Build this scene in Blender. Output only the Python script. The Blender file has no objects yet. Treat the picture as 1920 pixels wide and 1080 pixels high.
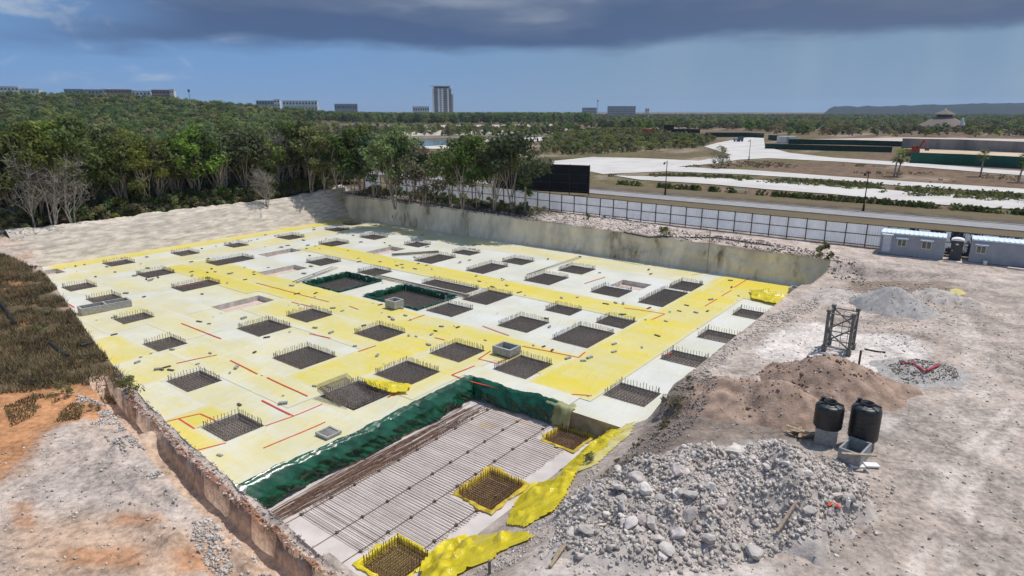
import bpy, math, random
import numpy as np
from mathutils import Vector, Matrix
random.seed(7); RNG = np.random.default_rng(7)
SC = bpy.context.scene
COL = SC.collection
R = math.radians

# ------------------------------------------------------------------ camera
FPX, HOR, CH = 1200.0, 207.5, 13.0
PITCH = math.atan((540 - HOR) / FPX)
cd = bpy.data.cameras.new('camera'); cam = bpy.data.objects.new('camera', cd); COL.objects.link(cam)
cd.sensor_width = 36; cd.lens = FPX / 1920 * 36; cd.clip_start = .1; cd.clip_end = 20000
cam.location = (0, 0, CH); cam.rotation_euler = (math.pi / 2 - PITCH, 0, 0)
SC.camera = cam

# ------------------------------------------------------------------ sky and sun
SUN_EL, SUN_AZ = R(66), math.atan2(.87, .45)          # azimuth clockwise from +Y
W = bpy.data.worlds.new('World'); SC.world = W; W.use_nodes = True
nt = W.node_tree; nt.nodes.clear()
class NT:
    """small helper to write node maths"""
    def __init__(s, t): s.t = t
    def n(s, typ, **kw):
        x = s.t.nodes.new(typ)
        for k, v in kw.items(): setattr(x, k, v)
        return x
    def l(s, a, b): s.t.links.new(a, b)
    def put(s, sock, v):
        if hasattr(v, 'is_output') or hasattr(v, 'links'): s.l(v, sock)
        else: sock.default_value = v
    def m(s, op, a, b=0., c=0.):
        x = s.n('ShaderNodeMath', operation=op)
        s.put(x.inputs[0], a); s.put(x.inputs[1], b); s.put(x.inputs[2], c)
        return x.outputs[0]
    def ss(s, v, lo, hi, a=0., b=1.):
        x = s.n('ShaderNodeMapRange', interpolation_type='SMOOTHSTEP')
        s.put(x.inputs[0], v); s.put(x.inputs[1], lo); s.put(x.inputs[2], hi); s.put(x.inputs[3], a); s.put(x.inputs[4], b)
        return x.outputs[0]
    def mix(s, f, a, b, mode='MIX'):
        x = s.n('ShaderNodeMix', data_type='RGBA', blend_type=mode)
        s.put(x.inputs[0], f)
        for i, c in ((6, a), (7, b)):
            if isinstance(c, tuple): c = (*c[:3], 1)
            s.put(x.inputs[i], c)
        return x.outputs[2]
    def noise(s, vec, scale, detail=4., rough=.55, dist=0.):
        x = s.n('ShaderNodeTexNoise')
        if vec is not None: s.l(vec, x.inputs['Vector'])
        x.inputs['Scale'].default_value = scale; x.inputs['Detail'].default_value = detail
        x.inputs['Roughness'].default_value = rough; x.inputs['Distortion'].default_value = dist
        return x.outputs['Fac']
    def vscale(s, vec, sc):
        x = s.n('ShaderNodeMapping'); s.l(vec, x.inputs['Vector']); x.inputs['Scale'].default_value = sc
        return x.outputs[0]
    def ramp(s, f, stops):
        x = s.n('ShaderNodeValToRGB'); e = x.color_ramp.elements
        while len(e) < len(stops): e.new(.5)
        for q, (p, c) in zip(e, stops): q.position = p; q.color = (*c, 1)
        s.l(f, x.inputs[0]); return x.outputs[0]
N = NT(nt)
tc = N.n('ShaderNodeTexCoord'); D = tc.outputs['Generated']
sep = N.n('ShaderNodeSeparateXYZ'); N.l(D, sep.inputs[0])
X, Y, Z = sep.outputs
sky = N.n('ShaderNodeTexSky', sky_type='NISHITA', sun_disc=False, sun_elevation=SUN_EL, sun_rotation=SUN_AZ)
sky.air_density = 1.3; sky.dust_density = .6; sky.ozone_density = 2.5
vs = N.vscale(D, (2.6, 2.6, 11.))
n1 = N.noise(vs, 1.2, 3.5, .5, .2); n2 = N.noise(vs, 3.6, 5, .55, .3); n3 = N.noise(N.vscale(D, (9., 9., 1.2)), 1., 3, .5)
n4 = N.noise(N.vscale(D, (7., 7., 16.)), 1.3, 6, .58, .4)
zw = N.m('ADD', Z, N.m('MULTIPLY', N.m('SUBTRACT', n1, .5), .055))
zw = N.m('ADD', zw, N.m('MULTIPLY', N.m('SUBTRACT', n2, .5), .028))
edge = N.m('ADD', N.m('MULTIPLY', X, .012), .086)            # lower edge of the storm deck climbs a little to the right
deck = N.m('MULTIPLY', N.ss(zw, N.m('SUBTRACT', edge, .010), N.m('ADD', edge, .016)), N.ss(N.m('ADD', X, N.m('MULTIPLY', N.m('SUBTRACT', n1, .5), .3)), -.62, -.40, .12, 1.))
hi = N.m('SUBTRACT', Z, edge)
hn = N.m('ADD', hi, N.m('MULTIPLY', N.m('SUBTRACT', n1, .5), .17))
hn = N.m('ADD', hn, N.m('MULTIPLY', N.m('SUBTRACT', n2, .5), .045))
deckcol = N.ramp(N.m('MULTIPLY', hn, 5.5), [(0., (.070, .125, .255)), (.22, (.072, .120, .240)), (.36, (.12, .17, .28)), (.50, (.28, .33, .42)), (.66, (.44, .48, .54)), (1., (.54, .57, .62))])
deckcol = N.mix(N.ss(X, .0, .5, 0., .35), deckcol, (.15, .19, .26))
low = N.mix(N.ss(X, -.5, .35), (.165, .325, .61), (.21, .325, .475))
low = N.mix(N.ss(Z, .0, .09, .25, 0.), low, (.30, .43, .58))
low = N.mix(N.m('MULTIPLY', N.ss(n3, .45, .75), N.ss(X, .05, .4, 0., .45)), low, (.36, .46, .55))
puff = N.m('MULTIPLY', N.ss(n4, .53, .72), N.ss(X, -.15, -.48))
puff = N.m('MULTIPLY', puff, N.ss(Z, .01, .07))
low = N.mix(N.m('MULTIPLY', puff, .8), low, (.52, .60, .70))
cl = N.mix(deck, low, deckcol)
bg1 = N.n('ShaderNodeBackground'); N.l(cl, bg1.inputs[0]); bg1.inputs[1].default_value = 1.
bg0 = N.n('ShaderNodeBackground'); N.l(sky.outputs[0], bg0.inputs[0]); bg0.inputs[1].default_value = .12
mx = N.n('ShaderNodeMixShader'); N.l(N.ss(Z, .30, .55), mx.inputs[0]); N.l(bg1.outputs[0], mx.inputs[1]); N.l(bg0.outputs[0], mx.inputs[2])
wo = N.n('ShaderNodeOutputWorld'); N.l(mx.outputs[0], wo.inputs[0])

sl = bpy.data.lights.new('sun', 'SUN'); sl.energy = 3.6; sl.angle = R(.53); sl.color = (1., .955, .89)
so = bpy.data.objects.new('sun', sl); COL.objects.link(so)
sd = Vector((math.sin(SUN_AZ) * math.cos(SUN_EL), math.cos(SUN_AZ) * math.cos(SUN_EL), math.sin(SUN_EL)))
so.rotation_euler = (-sd).to_track_quat('-Z', 'Y').to_euler(); so.location = sd * 200
SC.view_settings.view_transform = 'Standard'; SC.view_settings.look = 'None'
SC.view_settings.exposure = 0.; SC.view_settings.gamma = 1.; SC.view_settings.use_curve_mapping = False
SC.render.engine = 'CYCLES'
SC.cycles.max_bounces = 6; SC.cycles.volume_bounces = 0; SC.cycles.transparent_max_bounces = 6

# ------------------------------------------------------------------ frames, noise, mesh helpers
TH = R(-37.5); CT, ST = math.cos(TH), math.sin(TH)
def w2(u, v): return (u * CT - v * ST, u * ST + v * CT)            # pit frame -> world
def uv(x, y): return (x * CT + y * ST, -x * ST + y * CT)
def P(px, py, z=0.):                                               # photo pixel -> world point on height z
    a = (px - 960) / FPX; b = (540 - py) / FPX
    d = (a, math.cos(PITCH) + b * math.sin(PITCH), -math.sin(PITCH) + b * math.cos(PITCH))
    t = (z - CH) / d[2]
    return Vector((d[0] * t, d[1] * t, z))
def proj(x, y, z):                                                 # world -> photo pixel (arrays)
    dz = z - CH
    dep = y * math.cos(PITCH) - dz * math.sin(PITCH); up = y * math.sin(PITCH) + dz * math.cos(PITCH)
    dep = np.where(dep < .5, .5, dep)
    return 960 + FPX * x / dep, 540 - FPX * up / dep, dep
def vn(x, y, seed=0):
    x = np.asarray(x, float); y = np.asarray(y, float)
    xi = np.floor(x).astype(np.int64); yi = np.floor(y).astype(np.int64); fx = x - xi; fy = y - yi
    def h(a, b):
        k = (a * 374761393 + b * 668265263 + seed * 982451653) & 0xffffffff
        k = ((k ^ (k >> 13)) * 1274126177) & 0xffffffff
        k = ((k ^ (k >> 16)) * 2246822519) & 0xffffffff
        return ((k ^ (k >> 15)) & 0xffff) / 65535.
    fx = fx * fx * (3 - 2 * fx); fy = fy * fy * (3 - 2 * fy)
    return (h(xi, yi) * (1 - fx) + h(xi + 1, yi) * fx) * (1 - fy) + (h(xi, yi + 1) * (1 - fx) + h(xi + 1, yi + 1) * fx) * fy
def fbm(x, y, oct=4, seed=0):
    t = 0; a = .5; s = 0
    for i in range(oct):
        t = t + a * vn(np.asarray(x) * 2 ** i, np.asarray(y) * 2 ** i, seed + i); s += a; a *= .5
    return t / s - .5
def sstep(x, a, b):
    t = np.clip((np.asarray(x, float) - a) / (b - a), 0, 1); return t * t * (3 - 2 * t)
def tag(o, label=None, cat=None, group=None, kind=None):
    if label: o['label'] = label
    if cat: o['category'] = cat
    if group: o['group'] = group
    if kind: o['kind'] = kind
    return o
def link(name, me, parent=None, loc=None, rz=0.):
    o = bpy.data.objects.new(name, me); COL.objects.link(o)
    if parent is not None: o.parent = parent
    if loc is not None: o.location = loc
    if rz: o.rotation_euler = (0, 0, rz)
    return o
def thing(name, label, cat, loc=(0, 0, 0), rz=0., group=None):
    return tag(link(name, None, None, loc, rz), label, cat, group)
def copy_tree(o, parent=None):
    c = o.copy(); COL.objects.link(c)
    if parent is not None: c.parent = parent
    for ch in list(o.children): copy_tree(ch, c)
    return c
class MB:
    def __init__(s): s.v = []; s.f = []
    def add(s, vs, fs):
        k = len(s.v); s.v += [tuple(q) for q in vs]; s.f += [tuple(i + k for i in q) for q in fs]; return s
    def box(s, c, d, rot=None):
        x, y, z = d[0] / 2, d[1] / 2, d[2] / 2
        q = [Vector(t) for t in ((-x, -y, -z), (x, -y, -z), (x, y, -z), (-x, y, -z), (-x, -y, z), (x, -y, z), (x, y, z), (-x, y, z))]
        if rot is not None: q = [rot @ t for t in q]
        c = Vector(c)
        return s.add([t + c for t in q], ((3, 2, 1, 0), (4, 5, 6, 7), (0, 1, 5, 4), (1, 2, 6, 5), (2, 3, 7, 6), (3, 0, 4, 7)))
    def tube(s, pts, rad, n=6, cap=True):
        pts = [Vector(p) for p in pts]
        if not hasattr(rad, '__len__'): rad = [rad] * len(pts)
        vs = []; fs = []
        for i, p in enumerate(pts):
            t = (pts[min(i + 1, len(pts) - 1)] - pts[max(i - 1, 0)]).normalized()
            a = Vector((0, 0, 1)) if abs(t.z) < .9 else Vector((1, 0, 0))
            e = t.cross(a).normalized(); g = t.cross(e)
            for k in range(n):
                an = 2 * math.pi * (k + .5) / n; vs.append(p + (e * math.cos(an) + g * math.sin(an)) * rad[i])
        for i in range(len(pts) - 1):
            for k in range(n): fs.append((i * n + k, i * n + (k + 1) % n, (i + 1) * n + (k + 1) % n, (i + 1) * n + k))
        if cap: fs.append(tuple(range(n))[::-1]); fs.append(tuple((len(pts) - 1) * n + k for k in range(n)))
        return s.add(vs, fs)
    def lathe(s, prof, n=24, c=(0, 0, 0)):
        vs = []; fs = []
        for r, z in prof:
            for k in range(n): vs.append((c[0] + r * math.cos(2 * math.pi * k / n), c[1] + r * math.sin(2 * math.pi * k / n), c[2] + z))
        for i in range(len(prof) - 1):
            for k in range(n): fs.append((i * n + k, i * n + (k + 1) % n, (i + 1) * n + (k + 1) % n, (i + 1) * n + k))
        return s.add(vs, fs)
    def mesh(s, m, smooth=False, name='mesh'):
        me = bpy.data.meshes.new(name); me.from_pydata(s.v, [], s.f); me.materials.append(m)
        if smooth: me.polygons.foreach_set('use_smooth', [True] * len(me.polygons))
        me.update(); return me
    def build(s, name, m, parent=None, loc=None, rz=0., smooth=False):
        return link(name, s.mesh(m, smooth, name), parent, loc, rz)
def np_mesh(name, V, Fq, m, smooth=False, col=None):
    """V (n,3), Fq (k,4) or (k,3) index array"""
    V = np.asarray(V, np.float32); Fq = np.asarray(Fq, np.int32); k, w = Fq.shape
    me = bpy.data.meshes.new(name); me.vertices.add(len(V)); me.vertices.foreach_set('co', V.ravel())
    me.loops.add(k * w); me.loops.foreach_set('vertex_index', Fq.ravel())
    me.polygons.add(k); me.polygons.foreach_set('loop_start', np.arange(0, k * w, w, dtype=np.int32))
    me.polygons.foreach_set('loop_total', np.full(k, w, np.int32))
    if smooth: me.polygons.foreach_set('use_smooth', np.ones(k, bool))
    if col is not None:
        a = me.attributes.new('Col', 'FLOAT_COLOR', 'POINT')
        a.data.foreach_set('color', np.concatenate([col, np.ones((len(V), 1))], 1).astype(np.float32).ravel())
    me.materials.append(m); me.update(calc_edges=True); me.validate(); return me
def grid_mesh(name, PX, PY, PZ, m, keep=None, smooth=True, col=None):
    ny, nx = PX.shape
    idx = np.arange(nx * ny).reshape(ny, nx)
    q = np.stack([idx[:-1, :-1], idx[:-1, 1:], idx[1:, 1:], idx[1:, :-1]], -1)
    q = q.reshape(-1, 4) if keep is None else q[keep]
    V = np.stack([PX, PY, PZ], -1).reshape(-1, 3)
    used = np.zeros(len(V), bool); used[q.ravel()] = True
    mp = np.cumsum(used) - 1
    return np_mesh(name, V[used], mp[q], m, smooth, None if col is None else col.reshape(-1, 3)[used])

# ------------------------------------------------------------------ materials
def mat(name, c, var=.15, scale=6., rough=.85, bump=0., bscale=30., metal=0., spec=.3, c2=None, rnd=0., stretch=None, coord='pos', attr=False, thr=None, dust=None, coat=0., transl=0.):
    m = bpy.data.materials.new(name); m.use_nodes = True; t = NT(m.node_tree); b = m.node_tree.nodes['Principled BSDF']
    if coord == 'pos': vec = t.n('ShaderNodeNewGeometry').outputs['Position']
    else: vec = t.n('ShaderNodeTexCoord').outputs['Object']
    if stretch: vec = t.vscale(vec, stretch)
    f = t.noise(vec, scale, 5, .6)
    ca = tuple(max(0, q * (1 - var)) for q in c); cb = c2 if c2 else tuple(min(.95, q * (1 + var)) for q in c)
    lo, hi_ = thr if thr else (.3, .7)
    base = t.mix(t.ss(f, lo, hi_), ca, cb)
    if attr:
        a = t.n('ShaderNodeAttribute', attribute_name='Col')
        f2 = t.noise(vec, scale * 7, 4, .65)
        k = t.m('ADD', t.ss(f, .25, .75, -.5 * var, .5 * var), t.ss(f2, .25, .75, -.5 * var, .5 * var))
        k = t.m('ADD', k, t.ss(t.noise(vec, scale * .12, 6, .65), .3, .7, .88, 1.12))
        vm = t.n('ShaderNodeVectorMath', operation='SCALE'); t.l(a.outputs['Color'], vm.inputs[0]); t.l(k, vm.inputs['Scale'])
        base = vm.outputs[0]
    if rnd:
        oi = t.n('ShaderNodeObjectInfo'); hs = t.n('ShaderNodeHueSaturation')
        t.l(t.ss(oi.outputs['Random'], 0., 1., 1 - rnd, 1 + rnd), hs.inputs['Value'])
        r2 = t.m('FRACT', t.m('MULTIPLY', oi.outputs['Random'], 7.31))
        t.l(t.ss(r2, 0., 1., .5 - rnd * .11, .5 + rnd * .07), hs.inputs['Hue'])
        r3 = t.m('FRACT', t.m('MULTIPLY', oi.outputs['Random'], 23.7))
        t.l(t.ss(r3, 0., 1., 1 - rnd * .8, 1 + rnd * .3), hs.inputs['Saturation'])
        t.l(base, hs.inputs['Color']); base = hs.outputs[0]
    if dust:
        dc, ds, dl, dh = dust
        base = t.mix(t.ss(t.noise(vec, ds, 6, .65), dl, dh), base, dc)
    t.l(base, b.inputs['Base Color'])
    b.inputs['Roughness'].default_value = rough; b.inputs['Metallic'].default_value = metal
    b.inputs['Specular IOR Level'].default_value = spec; b.inputs['Coat Weight'].default_value = coat
    if bump:
        bn = t.n('ShaderNodeBump'); bn.inputs['Strength'].default_value = min(1, bump); bn.inputs['Distance'].default_value = .03 if bump <= 1 else .03 * bump
        t.l(t.noise(vec, bscale, 6, .65), bn.inputs['Height']); t.l(bn.outputs[0], b.inputs['Normal'])
    if transl:
        tr = t.n('ShaderNodeBsdfTranslucent'); t.l(base, tr.inputs[0]); ms = t.n('ShaderNodeMixShader'); ms.inputs[0].default_value = transl
        t.l(b.outputs[0], ms.inputs[1]); t.l(tr.outputs[0], ms.inputs[2]); t.l(ms.outputs[0], m.node_tree.nodes['Material Output'].inputs[0])
    return m
M = {}
M['ground'] = mat('ground_soil', (.4, .37, .34), .62, .6, .95, 1.6, 8., spec=.1, attr=True)
M['wall_r'] = mat('cut_earth_wall', (.70, .62, .48), .22, .5, .95, 2., 5., spec=.1, dust=((.22, .15, .08), .30, .53, .68), stretch=(1, 1, .35))
M['wall_l'] = mat('cut_sand_bank', (.56, .50, .425), .25, 1.2, .95, 2., 5., spec=.1, stretch=(.6, .6, 3.5))
M['pit'] = mat('pit_earth', (.50, .45, .40), .2, .8, .95, .5, 8.)
M['pit_side'] = mat('footing_side', (.56, .53, .48), .2, 2., .9, .3, 8.)
M['pit_dark'] = mat('footing_blinding_dark', (.20, .19, .175), .25, 3., .95)
M['pit_brown'] = mat('footing_earth_brown', (.46, .39, .35), .2, 3., .95)
M['pit_pink'] = mat('footing_earth_pink', (.58, .45, .38), .1, 2., .95)
M['rebar'] = mat('dark_rebar_steel', (.225, .19, .165), .4, 8., .7, metal=.2)
M['rust'] = mat('rusty_rebar_steel', (.20, .12, .085), .4, 6., .8, metal=.15)
M['green'] = mat('green_plastic', (.006, .065, .030), .4, 1.5, .22, .3, 4., spec=.5, c2=(.010, .095, .048))
M['yel_gloss'] = mat('fresh_yellow_plastic', (.74, .60, .015), .15, 1.2, .2, 3., 2.6, spec=.65, transl=.12)
M['concrete'] = mat('concrete', (.36, .36, .34), .18, 5., .9, .3, 30.)
M['concrete_l'] = mat('pale_concrete_slab', (.56, .50, .46), .12, .7, .9, .2, 20., dust=((.50, .37, .26), .42, .58, .78))
M['steel_grey'] = mat('painted_grey_steel', (.17, .165, .15), .2, 6., .6, metal=.3)
M['black_plastic'] = mat('black_tank_plastic', (.018, .020, .022), .3, 4., .42, .15, 20., spec=.5)
M['black'] = mat('black_rubber', (.02, .02, .02), .3, 4., .6)
M['block'] = mat('grey_concrete_block', (.30, .31, .31), .2, 8., .9, .3, 40.)
M['sand_brown'] = mat('brown_sand', (.345, .245, .185), .3, 1.6, .95, 1.6, 10., spec=.1)
M['gravel'] = mat('grey_gravel', (.40, .375, .35), .18, 3., .95, .8, 45., spec=.1)
M['rubble'] = mat('rubble_dust', (.46, .405, .36), .25, 1.8, .95, 1., 16., spec=.1)
M['rock'] = mat('limestone_rock', (.53, .475, .425), .25, 2.5, .95, .8, 16., spec=.15, rnd=.22)
M['stone'] = mat('small_stones', (.53, .475, .425), .25, 3., .95, spec=.1, attr=True)
M['stone_dark'] = mat('dark_small_stones', (.20, .175, .15), .3, 2., .95, spec=.1, attr=True)
M['wood'] = mat('old_timber', (.36, .28, .20), .25, 9., .85)
M['wood_dark'] = mat('dark_timber', (.10, .08, .065), .3, 9., .85)
M['red'] = mat('red_tape', (.62, .06, .02), .15, 5., .5)
M['redpipe'] = mat('red_pipe', (.45, .05, .07), .15, 5., .5)
M['fence_panel'] = mat('white_fence_sheet', (.80, .82, .85), .08, 1.2, .5, spec=.4, dust=((.6, .57, .52), .8, .6, .9), transl=.35)
M['fence_old'] = mat('scraped_fence_sheet', (.80, .82, .84), .08, 1.2, .55, dust=((.03, .03, .05), 1.3, .47, .52), stretch=(1, 1, .45), transl=.3)
M['fence_frame'] = mat('dark_fence_frame', (.055, .050, .052), .2, 4., .6)
M['cabin'] = mat('grey_cabin_sheet', (.33, .35, .375), .08, 1.5, .55, spec=.4)
M['cabin_roof'] = mat('pale_blue_roof_sheet', (.70, .78, .84), .05, 1.5, .45, spec=.4)
M['cabin_door'] = mat('pale_door_sheet', (.55, .59, .63), .06, 1.5, .5)
M['white'] = mat('white_paint', (.78, .78, .76), .05, 3., .5)
M['cream'] = mat('cream_frame', (.70, .64, .52), .05, 3., .5)
M['glass'] = mat('dark_window_glass', (.03, .035, .04), .2, 2., .08, spec=.6)
M['toilet'] = mat('grey_toilet_plastic', (.06, .068, .068), .1, 3., .5)
M['orange'] = mat('orange_paint', (.42, .085, .035), .15, 4., .6)
M['asphalt'] = mat('pale_road', (.29, .285, .28), .1, .8, .9)
M['track'] = mat('white_marl', (.56, .53, .49), .10, .12, .95, spec=.1, dust=((.52, .47, .41), .05, .55, .8))
M['far_sand'] = mat('pale_sand', (.52, .45, .38), .15, .1, .95, spec=.1)
M['far_bank'] = mat('dark_bank', (.20, .18, .15), .35, .2, .95, spec=.1)
M['verge'] = mat('brown_verge', (.20, .145, .09), .25, .35, .95, spec=.1, c2=(.16, .135, .075))
M['verge_dark'] = mat('dark_verge', (.125, .105, .08), .25, .5, .95, spec=.1)
M['water'] = mat('pond_water', (.09, .15, .14), .1, .2, .12, .1, 2., spec=.5)
M['green_screen'] = mat('dark_green_screen', (.008, .045, .03), .2, 1., .8)
M['black_screen'] = mat('black_screen', (.012, .013, .015), .3, .6, .7)
M['bark'] = mat('pale_bark', (.36, .31, .25), .35, 3., .95, spec=.1)
M['bark_grey'] = mat('grey_bark', (.36, .33, .30), .3, 3., .95, spec=.1)
def leafmat(name, c, rnd=.36): return mat(name, c, .35, .9, .65, spec=.25, rnd=rnd, transl=.45, coord='obj')
M['leaf_dark'] = leafmat('dark_green_leaves', (.10, .165, .042))
M['leaf_mid'] = leafmat('mid_green_leaves', (.16, .215, .052))
M['leaf_pale'] = leafmat('yellow_green_leaves', (.22, .25, .065))
M['leaf_olive'] = leafmat('dry_olive_leaves', (.22, .20, .10))
M['grass'] = mat('dry_grass', (.19, .155, .08), .6, .5, .9, spec=.1)
M['grass_brown'] = mat('dry_brown_scrub', (.23, .16, .10), .5, .5, .9, spec=.1)
M['thatch'] = mat('grey_thatch', (.20, .165, .14), .2, 1., .95)
M['thatch_dark'] = mat('dark_thatch', (.05, .045, .045), .2, 1., .95)
M['bwhite'] = mat('building_white', (.72, .72, .70), .05, .1, .8)
M['bgrey'] = mat('building_grey', (.30, .33, .37), .1, .1, .7)
M['bdark'] = mat('building_blue_glass', (.06, .09, .13), .1, .1, .3)
M['bred'] = mat('building_brick', (.30, .16, .12), .1, .1, .8)
M['hill'] = mat('wooded_hill', (.012, .022, .022), .3, .03, .95)
def sheetmat(name, k, seed, rect=None):
    """dusty plastic sheeting; k = how much of the yellow shows through the dust"""
    m = bpy.data.materials.new(name); m.use_nodes = True; t = NT(m.node_tree); b = m.node_tree.nodes['Principled BSDF']
    pos = t.n('ShaderNodeNewGeometry').outputs['Position']
    mp = t.n('ShaderNodeMapping'); t.l(pos, mp.inputs[0]); mp.inputs['Location'].default_value = (seed * 13.1, seed * 7.7, 0)
    mp.inputs['Rotation'].default_value = (0, 0, -TH); vec = mp.outputs[0]
    st = t.vscale(vec, (.35, 1., 1.))
    f = t.m('ADD', t.m('MULTIPLY', t.noise(st, .35, 5, .6), .6), t.m('MULTIPLY', t.noise(st, 2.2, 5, .7), .4))
    kk = t.ss(f, .33, .67, max(0, k - .22), min(1., k + .25))
    if k == 0: kk = t.ss(f, .35, .7, 0., .28)
    else:                                   # the dust lies thicker towards the lapped edges
        sp = t.n('ShaderNodeSeparateXYZ'); mr = t.n('ShaderNodeMapping'); mr.vector_type = 'POINT'; t.l(pos, mr.inputs[0]); mr.inputs['Rotation'].default_value = (0, 0, -TH); t.l(mr.outputs[0], sp.inputs[0])
        d = t.m('MINIMUM', t.m('MINIMUM', t.m('SUBTRACT', sp.outputs[0], rect[0]), t.m('SUBTRACT', rect[1], sp.outputs[0])), t.m('MINIMUM', t.m('SUBTRACT', sp.outputs[1], rect[2]), t.m('SUBTRACT', rect[3], sp.outputs[1])))
        d = t.m('ADD', d, t.m('MULTIPLY', t.m('SUBTRACT', t.noise(st, 1.1, 4, .6), .55), 1.2 if k < .7 else .5))
        kk = t.m('MULTIPLY', kk, t.ss(d, -.25, 1.0 if k < .7 else .45, .45, 1.))
    ye = t.mix(t.ss(t.noise(vec, .25, 4), .3, .7), (.68, .54, .035), (.62, .52, .08))
    wh = t.mix(t.ss(t.noise(vec, .3, 5), .3, .7), (.57, .57, .51), (.66, .66, .63))
    c = t.mix(kk, wh, ye)
    c = t.mix(t.ss(t.noise(vec, 4.5, 5, .7), .60, .78, 0., .2), c, (.46, .42, .36))
    t.l(c, b.inputs['Base Color']); b.inputs['Roughness'].default_value = .55; b.inputs['Specular IOR Level'].default_value = .28
    bn = t.n('ShaderNodeBump'); bn.inputs['Strength'].default_value = .4; bn.inputs['Distance'].default_value = .04
    wv = t.n('ShaderNodeTexWave'); t.l(vec, wv.inputs[0]); wv.inputs['Scale'].default_value = .35; wv.inputs['Distortion'].default_value = 9.; wv.inputs['Detail'].default_value = 3.
    h = t.m('ADD', t.m('MULTIPLY', t.m('POWER', wv.outputs['Fac'], 6.), .7), t.noise(vec, 1.7, 5, .6))
    t.l(h, bn.inputs['Height']); t.l(bn.outputs[0], b.inputs['Normal'])
    return m

# ------------------------------------------------------------------ terrain
FZ, SZ = -2.70, -3.70                    # pit floor, sunken bay floor
UL, UR, VB = -80.8, -11.4, 62.0          # pit limits in its own frame
LU = [-200, -80, -65.8, -39.8, -33, -27.3, -19.8, -14, -11, 300]
LV = [21, 21, 18.1, 12.8, 11.7, 10.9, 10.0, 9.6, 9.5, 9.5]
def lip(u): return np.interp(u, LU, LV)
def Zg(x, y, rough=True):
    x = np.asarray(x, float); y = np.asarray(y, float); u, v = uv(x, y); dist = np.hypot(x, y)
    L = lip(u)
    z = np.zeros_like(x)
    if rough:
        k = np.clip(1 - dist / 140, 0, 1)
        z = z + k * (.30 * fbm(x / 3.2, y / 3.2, 4, 3) + .16 * fbm(x / .6, y / .6, 3, 9))
    back = np.interp(u, [-82, -60, -30, -12, 0], [.9, .7, .2, .05, .05])
    z = z + back * sstep(v, 60.5, 63) * (1 - sstep(v, 72, 84)) + .3 * sstep(v, 72, 90)
    z = z + .8 * sstep(-u, 79, 83) * (1 - sstep(v, 62, 70))
    # dug ramp behind the right corner
    z = z - .95 * sstep(u, -12.5, -11) * (1 - sstep(u, -9, -1.5)) * sstep(v, 51, 56) * (1 - sstep(v, 60.4, 62.2))
    # sloping bank on the yard side of the sunken bay
    bank = sstep(v, L + .15, L + 1.1) * (1 - sstep(v, 26.2, 27.6) * sstep(u, -12.4, -11.2)) * (v < 27.8)
    t = np.clip((u + 14.7) / 5.4, 0, 1); zb = -3.55 + 3.35 * t ** .85
    z = np.where((u < -9.3) & (u > -15.5), z * (1 - bank) + (zb + .5 * z) * bank, z)
    z = np.where((u >= -9.3) & (u < -7.5), z - .2 * bank * (-7.5 - u) / 1.8 * 1., z)
    # left: orange trench and the ridge beside the pit
    d = L - v
    jit = .22 * fbm(u / 3.5, u * 0 + 3, 2, 21)
    inn = sstep(d + jit, .52, .60) * (1 - sstep(d - .3 * jit, 1.40, 1.50)) * sstep(u, -34.8, -34.3) * (1 - sstep(u, -9.5, -8))
    gap = 1 - .75 * np.exp(-((u + 27.2) / .7) ** 2)
    z = z - .95 * inn * gap
    ridge = sstep(d, -.1, .1) * (1 - sstep(d, .52, .64)) * sstep(u, -35, -33.5) * (1 - sstep(u, -13, -11))
    z = z + ridge * (-.10 + .5 * fbm(u / .8, v / .5, 4, 31))
    # broken, heaped ground along the trench
    z = z + 1.2 * np.clip(fbm(x / .7, y / .7, 4, 77), 0, 1) * sstep(d, 1.5, 1.8) * (1 - sstep(d, 2.5, 4.)) * sstep(u, -32, -28) * (1 - sstep(u, -13, -10))
    # far left the wooded land rises
    th = -x / np.maximum(y, 1.)
    z = z + 17 * sstep(dist, 200, 750) * sstep(th, .18, .62) * (y > 0)
    return z
def zg(x, y): return float(Zg(np.array([x]), np.array([y]), True)[0])
def G(px, py):                                                     # pixel -> point on the terrain
    z = 0.
    for i in range(24):
        p = P(px, py, z); z = z * .5 + .5 * zg(p.x, p.y)
    p = P(px, py, z); return Vector((p.x, p.y, zg(p.x, p.y)))

def lines(segs):
    out = []
    for a, b, st in segs: out += list(np.arange(a, b - 1e-6, st))
    out.append(segs[-1][1]); return np.array(out)
def geo(a, b, st, k):
    out = [a]
    while out[-1] < b: out.append(out[-1] + st); st *= k
    return out
us = np.array(sorted(set([round(-q, 3) for q in geo(84, 5200, 3., 1.25)] + list(np.round(lines([(-84, -40, .6), (-40, -14.7, .24), (-14.7, -11.4, .2), (-11.4, 14, .2), (14, 30, .4), (30, 60, 1.)]), 3)) + [round(q, 3) for q in geo(60, 5200, 2., 1.25)])))
us = np.array(sorted(set(list(us) + [UL])))
S = 50.
s_lines = np.array(sorted(set([round(-q, 3) for q in geo(14, 4800, .6, 1.25)] + list(np.round(lines([(-14, -3, .22), (-3, 0, .09), (0, 24, .25), (24, 42, .3), (42, 50, .25), (50, 56, .3), (56, 80, .7)]), 3)) + [round(q, 3) for q in geo(80, 5200, 1.5, 1.12)])))
UU, SS_ = np.meshgrid(us, s_lines)
LL = lip(UU)
VV = np.where(SS_ <= 0, LL + SS_, np.where(SS_ <= S, LL + SS_ * (VB - LL) / S, VB + (SS_ - S)))
GX, GY = w2(UU, VV); GZ = Zg(GX, GY)
uc = (us[:-1] + us[1:]) / 2; sc_ = (s_lines[:-1] + s_lines[1:]) / 2
UC, SCC = np.meshgrid(uc, sc_)
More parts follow.
